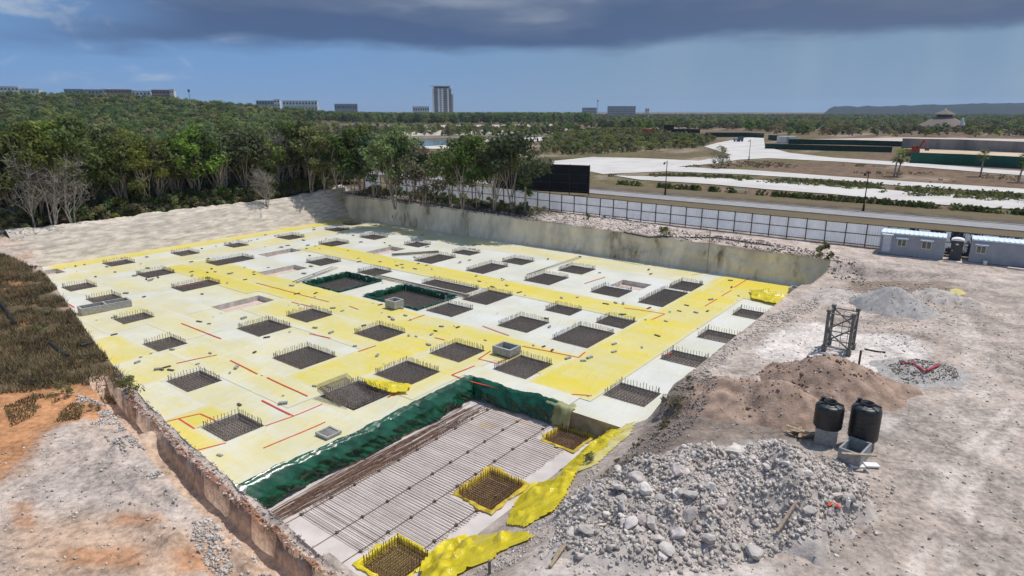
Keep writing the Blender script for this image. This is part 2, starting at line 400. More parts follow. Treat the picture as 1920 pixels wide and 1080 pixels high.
VC = (VV[:-1, :-1] + VV[1:, 1:]) / 2
pit = (SCC > 0) & (SCC < S) & (UC > UL) & (UC < np.where(VC < 27., -14.7, UR))
# soil colours of the place, laid out as patches on the land
def poly_sd(px, py, poly):
    px = np.asarray(px); py = np.asarray(py); d = np.full(px.shape, 1e18); ins = np.zeros(px.shape, bool)
    n = len(poly)
    for i in range(n):
        x0, y0 = poly[i]; x1, y1 = poly[(i + 1) % n]
        ex, ey = x1 - x0, y1 - y0; t = np.clip(((px - x0) * ex + (py - y0) * ey) / (ex * ex + ey * ey + 1e-9), 0, 1)
        d = np.minimum(d, (px - x0 - t * ex) ** 2 + (py - y0 - t * ey) ** 2)
        c = ((y0 > py) != (y1 > py)); xi = x0 + (py - y0) * ex / (ey if ey else 1e-9)
        ins ^= c & (px < xi)
    d = np.sqrt(d); return np.where(ins, d, -d)
def patch_world(pts, z=0.): return [tuple(P(a, b, z)[:2]) for a, b in pts]
Ucol, Vcol = uv(GX, GY); dist = np.hypot(GX, GY)
col = np.empty(GX.shape + (3,)); col[:] = (.41, .362, .325)
wob = 1.2 * fbm(GX / 2.5, GY / 2.5, 4, 41)
def paint(mask, c, k=1.):
    m_ = np.clip(mask, 0, 1)[..., None] * k; col[:] = col * (1 - m_) + np.array(c) * m_
def zone(pts, c, feather=.6, k=1., z=0., w=1.):
    sdv = poly_sd(GX, GY, patch_world(pts, z)); paint(sstep(sdv + w * wob, -feather, feather), c, k)
n_big = fbm(GX / 6, GY / 6, 4, 51); n_mid = fbm(GX / 1.8, GY / 1.8, 4, 52); n_sm = fbm(GX / .5, GY / .5, 3, 53)
yard = (Ucol > -11) & (Vcol < 66)
paint(sstep(n_big, .0, .22) * yard, (.45, .41, .375), .55); paint(sstep(n_mid, .03, .2) * yard, (.31, .28, .255), .6)
paint(sstep(fbm(Ucol / 2, Vcol / 9, 4, 57), .06, .2) * yard, (.46, .42, .385), .35); paint(sstep(n_sm + .5 * n_mid, .1, .25) * yard, (.25, .22, .2), .5)
leftg = (Vcol < lip(Ucol)) & (Ucol < 4)
paint(leftg * sstep(-Ucol, -4, 2), (.50, .435, .385)); paint(sstep(n_big + .4 * n_mid, .0, .2) * leftg, (.47, .34, .245), .85)
paint(sstep(n_mid, .06, .2) * leftg, (.40, .36, .335), .6); paint(sstep(n_sm + .5 * n_mid, .12, .26) * leftg, (.30, .25, .215), .5)
zone([(0, 1000), (160, 960), (420, 990), (520, 1090), (0, 1100)], (.47, .34, .245), 1.2, .8)
zone([(-60, 720), (160, 715), (240, 755), (200, 790), (110, 800), (60, 850), (0, 900), (-60, 940)], (.46, .245, .125), .5)
zone([(90, 810), (240, 800), (330, 930), (380, 1000), (250, 960), (120, 950), (30, 960)], (.48, .43, .395), .6, .8)
for (a, b, c_, d_) in ((210, 965, 300, 985), (20, 940, 60, 990), (120, 1030, 260, 1060), (330, 1040, 400, 1075)):
    zone([(a, b), (c_, b - 4), (c_ + 8, d_), (a + 6, d_)], (.46, .25, .14), .25, .8, w=.3)
zone([(-300, 440), (0, 478), (70, 515), (190, 655), (262, 705), (235, 722), (150, 720), (-300, 770)], (.135, .105, .062), .5)
zone([(0, 500), (40, 520), (60, 560), (10, 560)], (.42, .23, .13), .5, .8); zone([(10, 590), (60, 590), (60, 612), (20, 610)], (.42, .23, .13), .4, .8)
zone([(0, 650), (50, 648), (70, 662), (0, 670)], (.30, .2, .12), .4, .5)
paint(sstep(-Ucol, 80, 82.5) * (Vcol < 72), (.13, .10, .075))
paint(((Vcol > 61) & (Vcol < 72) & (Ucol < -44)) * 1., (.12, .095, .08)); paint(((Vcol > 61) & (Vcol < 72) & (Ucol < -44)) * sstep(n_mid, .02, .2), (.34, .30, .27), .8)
paint(sstep(Ucol, -46, -43) * sstep(Vcol, 61.2, 62.5) * (Vcol < 69.8) * (Ucol < 9), (.47, .415, .38), .9)
paint(sstep(Ucol, -46, -43) * sstep(Vcol, 61, 61.6) * (1 - sstep(Vcol, 62.2, 63.5)) * (Ucol < -13) * sstep(n_mid, -.08, .1), (.17, .14, .11), .9)
zone([(1590, 505), (1680, 512), (1790, 535), (1800, 552), (1660, 555), (1590, 535)], (.24, .19, .15), .8, .85)
zone([(1405, 655), (1470, 612), (1530, 600), (1600, 622), (1700, 628), (1748, 660), (1735, 688), (1640, 702), (1560, 700), (1430, 672)], (.57, .55, .53), .3, .95, w=.4)
zone([(1255, 712), (1310, 692), (1345, 770), (1500, 785), (1525, 825), (1340, 835), (1190, 875), (1085, 900), (1120, 840), (1190, 790)], (.185, .155, .135), .9, .85)
zone([(1560, 800), (1640, 740), (1760, 760), (1730, 840), (1650, 870)], (.27, .25, .235), 1., .6)
zone([(1640, 780), (1690, 785), (1700, 815), (1650, 812)], (.52, .51, .49), .5, .7)
zone([(1040, 1000), (1300, 1060), (1420, 1040), (1500, 1100), (950, 1100)], (.50, .475, .45), .8, .8)
def stripe(pts, wd, c, k):
    for off in (-.36, .36):
        pw = [P(a, b, 0) for a, b in pts]; dmin = np.full(GX.shape, 1e9)
        for a, b in zip(pw[:-1], pw[1:]):
            e = b - a; nn = Vector((-e.y, e.x, 0)).normalized() * off; a2 = a + nn; ex, ey = e.x, e.y
            t = np.clip(((GX - a2.x) * ex + (GY - a2.y) * ey) / (ex * ex + ey * ey), 0, 1)
            dmin = np.minimum(dmin, np.hypot(GX - a2.x - t * ex, GY - a2.y - t * ey))
        paint((1 - sstep(dmin + .05 * wob, wd * .7, wd)) * sstep(n_mid + .2 * n_big, -.22, -.05), c, k)
stripe([(1745, 1085), (1768, 1000), (1790, 930), (1830, 850), (1925, 760)], .24, (.54, .50, .465), .75)
stripe([(1880, 1085), (1900, 960), (1925, 900)], .25, (.50, .46, .43), .35)
stripe([(1790, 590), (1830, 650), (1840, 720), (1800, 790)], .35, (.52, .49, .46), .5)
# trench and ridge
dd = lip(Ucol) - Vcol
inw = (Ucol > -35.2) & (Ucol < -9)
paint(inw * sstep(dd, .46, .53) * (1 - sstep(dd, 1.40, 1.52)), (.52, .41, .325))
paint(inw * sstep(dd, .22, .33) * (1 - sstep(dd, .46, .53)) * sstep(n_sm + .4 * n_mid, -.16, -.02), (.27, .13, .075), .9)
paint(inw * sstep(dd, -.2, 0) * (1 - sstep(dd, .22, .30)), (.48, .42, .38), .9)
# beyond the fence
far = sstep(Vcol, 69.5, 71)
dry = np.empty_like(col); dry[:] = (.165, .12, .085)
k_ = sstep(fbm(GX / 25, GY / 25, 4, 61), -.02, .12)[..., None]; dry[:] = dry * (1 - k_) + np.array((.135, .12, .065)) * k_
k_ = sstep(fbm(GX / 9, GY / 9, 4, 62), .12, .24)[..., None] * .7; dry[:] = dry * (1 - k_) + np.array((.33, .28, .23)) * k_
col[:] = col * (1 - far[..., None]) + dry * far[..., None]
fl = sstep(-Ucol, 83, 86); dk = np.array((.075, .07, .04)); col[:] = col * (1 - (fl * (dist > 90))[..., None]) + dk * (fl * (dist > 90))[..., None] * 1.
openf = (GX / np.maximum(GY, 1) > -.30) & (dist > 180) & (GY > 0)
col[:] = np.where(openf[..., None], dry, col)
col[:] = np.clip(col * np.array((1.03, .965, .905)), 0, .8)
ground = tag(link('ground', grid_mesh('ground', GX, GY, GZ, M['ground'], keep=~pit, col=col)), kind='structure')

# --- pit floor, walls
H = {}
for ln in '''a -75.2 -72.7 26.1 28.5;b -74.6 -71.8 33.0 35.1;c -74.0 -71.5 39.0 41.0;d -67.4 -64.7 26.2 28.9;e -66.8 -64.2 33.0 37.3;f -67.6 -65.2 19.8 22.0;g -61.5 -59.3 19.6 21.8;i -53.6 -51.6 18.7 21.0;j -59.5 -57.1 25.9 29.5;k -50.7 -48.3 25.1 29.4;l -43.9 -40.9 23.4 26.1;m -76.3 -73.8 20.9 22.3;n -73.4 -70.5 45.8 48.2;o -73.1 -70.4 53.0 55.3;p -74.8 -72.5 57.3 59.1;q -65.1 -62.0 52.4 54.7;r -65.5 -62.8 46.4 49.2;s -56.9 -54.3 52.5 54.7;t -49.3 -46.5 52.8 54.8;u -41.9 -39.1 52.7 55.1;v -58.4 -55.6 39.6 42.3;w -49.8 -47.1 47.3 51.3;x -42.3 -39.9 47.3 51.5;y -65.9 -63.9 38.7 43.0;z -58.3 -55.9 33.8 38.2;aa -57.3 -54.9 46.9 51.0;ab -50.5 -47.8 40.1 42.5;ac -51.1 -45.9 34.4 39.3;ad -43.0 -36.5 34.9 39.5;ae -42.3 -36.6 41.0 42.9;af -35.7 -32.9 39.4 43.1;ag -35.9 -33.0 35.2 37.9;ai -43.7 -40.9 27.4 29.9;aj -36.1 -33.2 28.0 30.5;ak -28.9 -26.1 35.8 38.8;al -34.9 -32.0 53.1 55.9;am -35.3 -32.3 47.8 51.3;an -27.8 -24.8 51.3 53.8;ao -28.1 -25.2 48.1 50.8;ap -23.0 -21.1 53.8 56.9;aq -23.1 -21.0 47.8 53.2;ar -28.3 -25.8 41.2 43.1;as -23.2 -21.0 40.9 43.1;at -23.8 -21.0 35.8 39.7;au -15.7 -13.2 49.2 51.4;av -15.9 -13.4 42.5 44.7;aw -16.2 -13.6 37.0 39.1;ax -16.4 -13.8 29.9 32.1;ay -23.8 -21.2 29.0 32.0;az -28.9 -26.2 28.5 31.2;ba -29.1 -26.1 23.9 26.7;bb -29.1 -26.1 19.9 22.7;bc -36.5 -33.3 21.6 24.4;bd -46.0 -43.6 17.6 19.6;be -38.2 -35.6 15.6 17.7;bf -30.8 -28.4 13.9 16.0'''.split(';'):
    k, *r = ln.split(); H[k] = tuple(map(float, r))
for k in ('ap', 'aq', 'as', 'at'): H[k] = (H[k][0] - .15, -20.95, H[k][2], H[k][3])
EMPTY = {'k', 'm', 'y', 'z', 'aa', 'an'}
BROWN = {'a', 'b', 'f', 'g', 'i', 'bd', 'be', 'bf', 'ax', 'aw', 'av', 'au', 'c'}
POOL = {'ac', 'ad'}
BAY = (-23.7, -14.6, 9.0, 27.0)          # sunken bay
SHEETS = [  # u0,u1,v0,v1, yellow, label
 (-58.0, -24.0, 10.6, 31.0, .30, 'very pale yellow plastic sheeting spread below the near left footings'),
 (-77.5, -58.5, 20.0, 33.0, .20, 'almost white yellowish sheeting at the left end of the pit'),
 (-78.6, -75.6, 22, 61.3, .80, 'yellow plastic strip along the foot of the pale sand bank'),
 (-73.2, -68.9, 21, 60.0, .42, 'pale dusty yellow strip in front of the first footing row at the bank'),
 (-75.4, -22.0, 56.6, 61.3, .40, 'pale yellow plastic strip along the foot of the shaded earth wall'),
 (-66.4, -60.0, 22.6, 29.6, .38, 'faded yellow sheet around the footings near the left end of the pit'),
 (-55.6, -50.2, 17.0, 25.0, .38, 'faded yellow sheet beside the two-cell concrete box'),
 (-49.6, -43.4, 12.4, 17.5, .72, 'yellow sheet at the tip of the dry grass slope'),
 (-43.4, -38.4, 11.6, 19.8, .52, 'yellow sheet beside the grassy pit edge above the trench'),
 (-56.0, -44.4, 19.8, 22.6, .50, 'yellow strip leading from the faded left sheet towards the centre'),
 (-48.2, -29.6, 26.2, 30.4, .62, 'wide yellow sheet around the pair of dark footings left of centre'),
 (-43.0, -29.2, 17.9, 20.5, .62, 'olive yellow strip with red tape along both of its edges'),
 (-33.1, -29.3, 20.4, 30.6, .78, 'yellow strip running between the footings towards the leaning rebar cage'),
 (-29.3, -24.6, 22.8, 31.3, .62, 'yellow sheet around the footings above the green tarpaulin'),
 (-68.0, -20.8, 30.2, 34.4, .74, 'long yellow strip across the middle of the pit below the green lined basins'),
 (-68.0, -52.0, 29.0, 31.4, .97, 'bright yellow strip end near the left footings'),
 (-65.0, -20.8, 43.2, 46.7, .86, 'long bright yellow strip across the pit above the green lined basins'),
 (-65.0, -36.0, 45.5, 46.9, 1., 'brightest yellow edge strip lying above the green lined basins'),
 (-20.9, -16.5, 28.7, 60.6, .80, 'broad yellow strip beside the footings along the yard side'),
 (-20.4, -13.0, 54.4, 61.2, .97, 'bright yellow sheet in the far right corner of the pit'),
 (-33.0, -28.3, 10.9, 13.7, .95, 'bright yellow patch outlined in red tape by the trench'),
 (-33.0, -30.9, 13.5, 15.7, 1., 'small bright yellow patch left of the nearest footing'),
 (-28.3, -23.9, 10.6, 19.3, .36, 'pale greenish yellow sheet next to the long green tarpaulin'),
 (-24.6, -17.2, 27.2, 28.8, .33, 'pale yellow strip above the corner of the green tarpaulin'),
 (-38.4, -33.0, 11.0, 15.3, .40, 'pale yellow sheet on the ground beside the leafy bush'),
]
gl_u = set(np.round(np.arange(-78.8, -11.8, .7), 3)); gl_v = set(np.round(np.arange(9.6, 62, .7), 3))
for r in list(H.values()) + [BAY] + [s[:4] for s in SHEETS]:
    gl_u |= {round(r[0], 3), round(r[1], 3)}; gl_v |= {round(r[2], 3), round(r[3], 3)}
gl_u |= {-11.9, -78.8}; gl_v |= {61.7}
LUg = np.array(sorted(gl_u)); LVg = np.array(sorted(q for q in gl_v))
LUg = LUg[np.concatenate([[True], np.diff(LUg) > .004])]; LVg = LVg[np.concatenate([[True], np.diff(LVg) > .004])]
SU, SV = np.meshgrid(LUg, LVg); SX, SY = w2(SU, SV)
wr = .05 * fbm(SU / 2.2, SV / 1.4, 4, 71) + .025 * fbm(SU / .7, SV / .9, 3, 72)
cu = (LUg[:-1] + LUg[1:]) / 2; cv = (LVg[:-1] + LVg[1:]) / 2; CU, CV = np.meshgrid(cu, cv)
solid = CV > lip(CU) + .15
for r in list(H.values()) + [BAY]: solid &= ~((CU > r[0]) & (CU < r[1]) & (CV > r[2]) & (CV < r[3]))
solid &= ~((CU > -14.6) & (CV < 27.0))
def sheet(name, r, z, m, label, cat):
    k = solid & (CU > r[0]) & (CU < r[1]) & (CV > r[2]) & (CV < r[3])
    return tag(link(name, grid_mesh(name, SX, SY, FZ + z + wr, m, keep=k)), label, cat)
pf = tag(link('pit_floor', grid_mesh('pit_floor', SX, SY, FZ - .08 + wr, M['pit'], keep=solid)), kind='structure')
sheet('plastic_sheet', (-78.8, -11.9, 9.6, 61.7), 0., sheetmat('white_sheet', 0., 1), 'dusty white plastic sheeting spread over the pit floor around all footings', 'plastic sheet')
for i, s in enumerate(SHEETS):
    sheet('plastic_sheet', s[:4], .0016 * (i + 1), sheetmat('yellow_sheet', s[4], i + 2, s[:4]), s[5], 'plastic sheet')
def quadstrip(name, A, B, nz, m, disp, parent=None, smooth=True, seed=0, na=None):
    """wall surface between two polylines A (bottom) and B (top), arrays (n,3)"""
    A = np.asarray(A, float); B = np.asarray(B, float); n = len(A)
    t = np.linspace(0, 1, nz)[:, None, None]
    Q = A[None] * (1 - t) + B[None] * t
    d = (B - A).mean(0); al = (A[-1] - A[0]); nrm = np.cross(al, d); nrm /= np.linalg.norm(nrm)
    Q = Q + disp(np.arange(n)[None, :] * np.ones((nz, 1)), np.linspace(0, 1, nz)[:, None] * np.ones((1, n)))[..., None] * nrm
    return link(name, grid_mesh(name, Q[..., 0], Q[..., 1], Q[..., 2], m, smooth=smooth), parent)
def pl(us_, vs_, zs): 
    us_, vs_, zs = np.broadcast_arrays(np.asarray(us_, float), np.asarray(vs_, float), np.asarray(zs, float)); x, y = w2(us_, vs_); return np.stack([x, y, zs], -1)
ua = np.arange(-80.6, -10.9, .35)
tx, ty = w2(ua, np.full_like(ua, VB + .35)); tz = Zg(tx, ty) + .02
jag = .35 * fbm(ua / 1.5, ua * 0, 3, 5)
tag(quadstrip('pit_wall_back_right', pl(ua, 61.55, FZ - .1), pl(ua, VB + .1 + jag * .6, tz), 16, M['wall_r'], lambda a, b: (.8 * fbm(a / 6, b * 3, 4, 81) + .3 * fbm(a / 1.2, b * 7, 3, 82)) * np.sin(.2 + 2.9 * b)), kind='structure')
va = np.arange(20, 63.2, .3)
tx, ty = w2(np.full_like(va, UL - .4), va)
bt = Zg(tx, ty) + .05 + .5 * np.clip(fbm(va / 3, va * 0, 3, 15) + .1, 0, 1) + .9 * np.exp(-((va - 59) / 3.2) ** 2)
tag(quadstrip('pit_wall_back_left', pl(-78.2, va, FZ - .1), pl(UL + .1, va, bt), 22, M['wall_l'], lambda a, b: (.22 * fbm(a / 14, b * 5, 3, 91) + .2 * fbm(a / 3, b * 8, 3, 92) + .16 * fbm(a / 70, b * 16, 2, 93) + .10 * fbm(a / 1.5, b * 14, 2, 94)) * np.sin(3.1 * b)), kind='structure')
tag(quadstrip('bank_top_back_left', pl(UL + .12, va, bt - .02), pl(UL - 1.9, va, Zg(*w2(np.full_like(va, UL - 1.9), va)) - .05), 8, M['wall_l'], lambda a, b: (.5 + 1.2 * fbm(a / 3, b * 4, 3, 95)) * np.sin(b * 3.14) * .6), kind='structure')
ub = np.arange(-80.8, -14.4, .4)
tag(quadstrip('pit_wall_left', pl(ub, lip(ub) + .35, np.where((ub > -23.7), SZ - .1, FZ - .1)), pl(ub, lip(ub) - .02, Zg(*w2(ub, lip(ub))) + .01), 8, M['pit'], lambda a, b: .12 * fbm(a / 3, b * 3, 3, 97) * np.sin(b * 3.14)), kind='structure')
vb = np.arange(27, 62, .3)
tag(quadstrip('pit_wall_right', pl(-12.1, vb, FZ - .1), pl(UR + .05, vb, Zg(*w2(np.full_like(vb, UR), vb)) + .015), 8, M['pit'], lambda a, b: .12 * fbm(a / 3, b * 3, 3, 98) * np.sin(b * 3.14)), kind='structure')
# footing holes: sides and bottom, pieces of the pit floor
for k, (u0, u1, v0, v1) in H.items():
    dz = 1.15 if k in POOL else (.45 if k in EMPTY else .40)
    c = w2((u0 + u1) / 2, (v0 + v1) / 2); a, b = (u1 - u0) / 2, (v1 - v0) / 2
    mb = MB(); mb.add([(-a, -b, 0), (a, -b, 0), (a, b, 0), (-a, b, 0), (-a, -b, -dz), (a, -b, -dz), (a, b, -dz), (-a, b, -dz)], [(0, 4, 5, 1), (1, 5, 6, 2), (2, 6, 7, 3), (3, 7, 4, 0)])
    o = mb.build('footing_side', M['pit_side'], pf, (c[0], c[1], FZ + .02), TH)
    mb = MB(); mb.add([(-a, -b, 0), (a, -b, 0), (a, b, 0), (-a, b, 0)], [(0, 1, 2, 3)])
    mm = M['pit_pink'] if k in EMPTY else (M['pit_brown'] if k in BROWN else M['pit_dark'])
    mb.build('footing_bottom', mm, pf, (c[0], c[1], FZ + .022 - dz), TH)

# ------------------------------------------------------------------ rebar cages in the footings
ORD = ['first', 'second', 'third', 'fourth', 'fifth', 'sixth', 'seventh', 'eighth', 'ninth', 'tenth', 'eleventh', 'twelfth']
rows = {}
for k, r in H.items():
    if k not in EMPTY:
        um = (r[0] + r[1]) / 2
        ri = int(np.argmin([abs(um - q) for q in (-73.2, -65.4, -57.8, -49.8, -41.4, -34, -27.5, -22, -15)])); rows.setdefault(ri, []).append(k)
RLAB = {}
for ri, ks in rows.items():
    for j, k in enumerate(sorted(ks, key=lambda q: H[q][2])): RLAB[k] = (ORD[j], ORD[ri])
def cage_parts(t, w, d, seed, m, up=.40, sp=.165, depth=.5, r=.016):
    rg = random.Random(seed); mb = MB(); a, b = w / 2 - .1, d / 2 - .1
    for z in (-.07, -depth):
        n = max(3, int(w / sp)); 
        for i in range(n + 1):
            x = -a + 2 * a * i / n; mb.tube([(x, -b, z), (x, b, z)], r, 4, False)
        n = max(3, int(d / sp))
        for i in range(n + 1):
            y = -b + 2 * b * i / n; mb.tube([(-a, y, z + .026), (a, y, z + .026)], r, 4, False)
    mb.build('bar_mat', m, t)
    mb = MB()
    for s in (0, 1, 2, 3):
        L = (w if s < 2 else d); n = max(3, int(L / sp))
        for i in range(n + 1):
            q = -1 + 2 * i / n
            x, y = (q * a, -b if s == 0 else b) if s < 2 else (-a if s == 2 else a, q * b)
            jx, jy = rg.uniform(-.035, .035), rg.uniform(-.035, .035); h = up * rg.uniform(.8, 1.12)
            mb.tube([(x, y, -depth), (x + jx * .3, y + jy * .3, 0), (x + jx, y + jy, h)], r, 4, False)
    mb.build('starter_bars', m, t)
    mb = MB()
    for z in (.02,):
        e = .012
        mb.tube([(-a - e, -b - e, z), (a + e, -b - e, z)], r, 4, False).tube([(a + e, -b - e, z), (a + e, b + e, z)], r, 4, False).tube([(a + e, b + e, z), (-a - e, b + e, z)], r, 4, False).tube([(-a - e, b + e, z), (-a - e, -b - e, z)], r, 4, False)
    mb.build('tie_bars', m, t)
for i, (k, (u0, u1, v0, v1)) in enumerate(H.items()):
    if k in EMPTY: continue
    c = w2((u0 + u1) / 2, (v0 + v1) / 2)
    if k == 'bb': continue
    lab = 'rebar cage, %s from the left in the %s footing row from the sand bank' % RLAB[k]
    if k in POOL: lab = 'rebar cage inside the %s green lined basin' % ('smaller left' if k == 'ac' else 'larger right')
    dep = 1.1 if k in POOL else .33
    t = thing('rebar_cage', lab, 'rebar cage', (c[0], c[1], FZ + (-.35 if k in POOL else 0)), TH, 'rebar cages in the footings')
    cage_parts(t, u1 - u0 - (.6 if k in POOL else 0), v1 - v0 - (.6 if k in POOL else 0), i, M['rebar'], up=-.02 if k in POOL else .40, depth=.72 if k in POOL else dep, sp=.20 if k in BROWN else .135)
# the cage that leans out of its hole
u0, u1, v0, v1 = H['bb']; c = w2((u0 + u1) / 2, (v0 + v1) / 2)
t = thing('rebar_cage', 'tilted rebar cage with one end heaved up beside a yellow plastic fold', 'rebar cage', (c[0], c[1], FZ), TH, 'rebar cages in the footings')
cage_parts(t, u1 - u0 - .2, v1 - v0 - .2, 99, M['rebar'], sp=.15, depth=.33)
mb = MB(); Rt = Matrix.Rotation(R(17), 3, 'Y')
def tl(x, y, z): q = Rt @ Vector((x, y, z)); return (q.x - .1, q.y - .35, q.z + .18)
for i in range(26):
    x = -1.35 + 2.5 * i / 25; mb.tube([tl(x, -1.2, 0), tl(x, .75, 0)], .018, 4, False)
    y = -1.2 + 1.95 * i / 25; mb.tube([tl(-1.35, y, .03), tl(1.15, y, .03)], .018, 4, False)
    mb.tube([tl(-1.35, y, -.1), tl(-1.35, y, .32)], .014, 4, False); mb.tube([tl(x, .75, -.2), tl(x, .75, .34)], .014, 4, False); mb.tube([tl(x, -1.2, -.2), tl(x, -1.2, .3)], .014, 4, False)
mb.build('heaved_mat', M['rebar'], t)

# ------------------------------------------------------------------ green liners of the two basins
def crumple(name, Pf, na, nb, m, label, cat, smooth=True):
    A, B = np.meshgrid(np.linspace(0, 1, na), np.linspace(0, 1, nb)); x, y, z = Pf(A, B)
    return tag(link(name, grid_mesh(name, x, y, z, m, smooth=smooth)), label, cat)
def basin(k, lab, seed):
    u0, u1, v0, v1 = H[k]; cu_, cv_ = (u0 + u1) / 2, (v0 + v1) / 2; a, b = (u1 - u0) / 2, (v1 - v0) / 2
    def Pf(A, B):
        # A runs round the rim, B from the outer flap over the edge and down
        t = A * 4; sgn = np.floor(np.clip(t, 0, 3.999)); q = t - sgn
        pu = np.select([sgn == 0, sgn == 1, sgn == 2, sgn == 3], [-1 + 2 * q, 1 + 0 * q, 1 - 2 * q, -1 + 0 * q]); pv = np.select([sgn == 0, sgn == 1, sgn == 2, sgn == 3], [-1 + 0 * q, -1 + 2 * q, 1 + 0 * q, 1 - 2 * q])
        fold = .55 * fbm(A * 70, B * 1.2, 3, seed) + .2 * fbm(A * 200, B * 5, 2, seed + 3)
        ins = np.interp(B, [0, .3, .42, 1.], [.16, .0, -.06, -.16]) + fold * np.clip(B * 2, 0, 1) * .6
        z = np.interp(B, [0, .3, .42, 1.], [.03, .07, -.05, -1.1]) + fold * .35 * (B < .45)
        x, y = w2(cu_ + pu * (a + ins + .02 * (B < .3)), cv_ + pv * (b + ins + .02)); return x, y, FZ + .10 + z
    crumple('tarpaulin_liner', Pf, 260, 14, M['green'], lab, 'tarpaulin')
basin('ac', 'dark green plastic liner of the smaller left basin', 11); basin('ad', 'dark green plastic liner of the larger right basin', 17)

# ------------------------------------------------------------------ sunken bay
bu0, bu1, bv0, bv1 = BAY
BAYH = (('bg', (-17.2, -15.3, 25.0, 26.85), 'rebar cage in yellow lined hole under the bare end of the bay wall'), ('bh', (-17.5, -15.4, 18.6, 21.1), 'rebar cage in yellow lined hole with loose blocks on top'), ('bi', (-17.3, -15.3, 12.9, 14.9), 'rebar cage in bright yellow lined hole nearest the camera'))
uB = np.array(sorted(set(np.round(np.arange(bu0 - .05, -14.2, .33), 3)) | {-14.2} | {q for b_ in BAYH for q in b_[1][:2]})); vB = np.array(sorted(set(np.round(np.arange(9.8, bv1 + .05, .35), 3)) | {27.05} | {q for b_ in BAYH for q in b_[1][2:]})); A, B = np.meshgrid(uB, vB)
CA, CB = np.meshgrid((uB[1:] + uB[:-1]) / 2, (vB[1:] + vB[:-1]) / 2); kp = np.ones(CA.shape, bool)
for b_ in BAYH: r = b_[1]; kp &= ~((CA > r[0]) & (CA < r[1]) & (CB > r[2]) & (CB < r[3]))
x, y = w2(A, B); tag(link('bay_floor', grid_mesh('bay_floor', x, y, SZ + .03 * fbm(A, B, 3, 5), M['concrete_l'], keep=kp)), kind='structure')
vv = np.arange(10, 27.01, .3)
tag(quadstrip('bay_wall_left', pl(bu0 - .02, vv, SZ - .05), pl(bu0, vv, FZ + .02), 6, M['pit'], lambda a, b: .05 * fbm(a, b * 3, 3, 6)), kind='structure')
uu = np.arange(bu0, -12.0, .3)
tag(quadstrip('bay_wall_back', pl(uu, bv1 + .02, SZ - .05), pl(uu, bv1, FZ + .03), 8, mat('bay_cut_earth', (.34, .28, .20), .3, 1.5, .95, .8, 8.), lambda a, b: .10 * fbm(a / 3, b * 3, 3, 7) * np.sin(3.14 * b)), kind='structure')
def tarp_path(A):       # along the left side of the bay, then round the back corner
    s = A * 22.6; on1 = s < 16.6
    cu_ = np.where(on1, bu0, bu0 + (s - 16.6)); cv_ = np.where(on1, 10.4 + s, 27.0)
    nu = np.where(on1, -1., 0.); nv = np.where(on1, 0., 1.)
    k = sstep(s, 16.0, 17.2); nu = -(1 - k); nv = k
    return cu_, cv_, nu, nv
def Pf(A, B):
    cu_, cv_, nu, nv = tarp_path(A)
    fold = 1.1 * fbm(A * 11 + B * 2.0, B * .8, 2, 44) + .9 * fbm(A * 47 - B * 5., B * 1.3, 3, 45) + .2 * fbm(A * 120, B * 3, 2, 46)
    out = np.interp(B, [0, .25, .4, .6, 1.], [.34, .12, -.12, -.42, -.52]) + fold * .55 * np.interp(B, [0, .3, 1], [.2, .7, 1.])
    z = np.interp(B, [0, .2, .35, .6, 1.], [.05, .16, .06, -.35, -.98]) + fold * .34 * np.interp(B, [0, .5, 1], [.3, 1., .05])
    x, y = w2(cu_ + nu * out, cv_ + nv * out); return x, y, FZ + .09 + z
crumple('tarpaulin', Pf, 520, 34, M['green'], 'long crumpled green tarpaulin draped over the edge of the sunken bay', 'tarpaulin')
def Pf(A, B):
    uu_ = -18.3 + A * 1.7; fold = .9 * fbm(A * 6, B * 2, 3, 54)
    x, y = w2(uu_, 27.0 - np.interp(B, [0, .25, 1], [-.5, .02, .35]) + fold * .4); return x, y, FZ + np.interp(B, [0, .25, 1], [.17, .2, -.9]) + .1 * fold
M['clear'] = mat('clear_yellowish_film', (.55, .55, .30), .2, 2., .2, .4, 9., spec=.6, transl=.5)
crumple('plastic_film', Pf, 26, 16, M['clear'], 'loose end of pale clear film hanging over the bay wall', 'plastic film')

# starter mat on the bay floor: bars, cross bars, spacers are pieces of it
mt = thing('rebar_mat', 'wide mat of thin parallel rebars laid out on the bay slab', 'rebar mat', (*w2(-18.7, 13.4), SZ), TH)
bar = MB().tube([(-3.05, 0, .26), (-3.05, 0, .07), (3.05, 0, .07), (3.05, .0, .16)], .0135, 4).mesh(M['rust'], name='bar')
half = MB().tube([(-3.05, 0, .26), (-3.05, 0, .07), (1.15, 0, .07)], .0135, 4).mesh(M['rust'], name='bar')
yv = 0.
for i in range(77):
    yv = i * .17; o = link('bar', half if (13.4 + yv < 15.1 and 13.4 + yv > 12.6) or 18.3 < 13.4 + yv < 21.3 or 24.8 < 13.4 + yv else bar, mt, (random.uniform(-.07, .05), yv + random.uniform(-.02, .02), random.uniform(0, .012)))
    if i in (1, 2, 4, 5, 7): o.hide_render = False; o.location.y += random.uniform(-.06, .06)
cross = MB().tube([(0, -1.6, .04), (0, 13.0, .04)], .0135, 4).mesh(M['rust'], name='cross_bar'); spc = MB().box((0, 0, .045), (.13, .11, .09)).mesh(M['wood_dark'], name='spacer')
crosss = MB().tube([(0, -1.6, .04), (0, 5.2, .04)], .0135, 4).mesh(M['rust'], name='cross_bar')
for x_ in (-2.95, -.75, .9):
    link('cross_bar', cross, mt, (x_, 0, 0))
    for j in range(11): link('spacer', spc, mt, (x_ + random.uniform(-.03, .03), -1.3 + j * 1.38 + random.uniform(-.15, .15), 0), random.uniform(0, 1))
link('cross_bar', crosss, mt, (2.8, 1.8, 0))
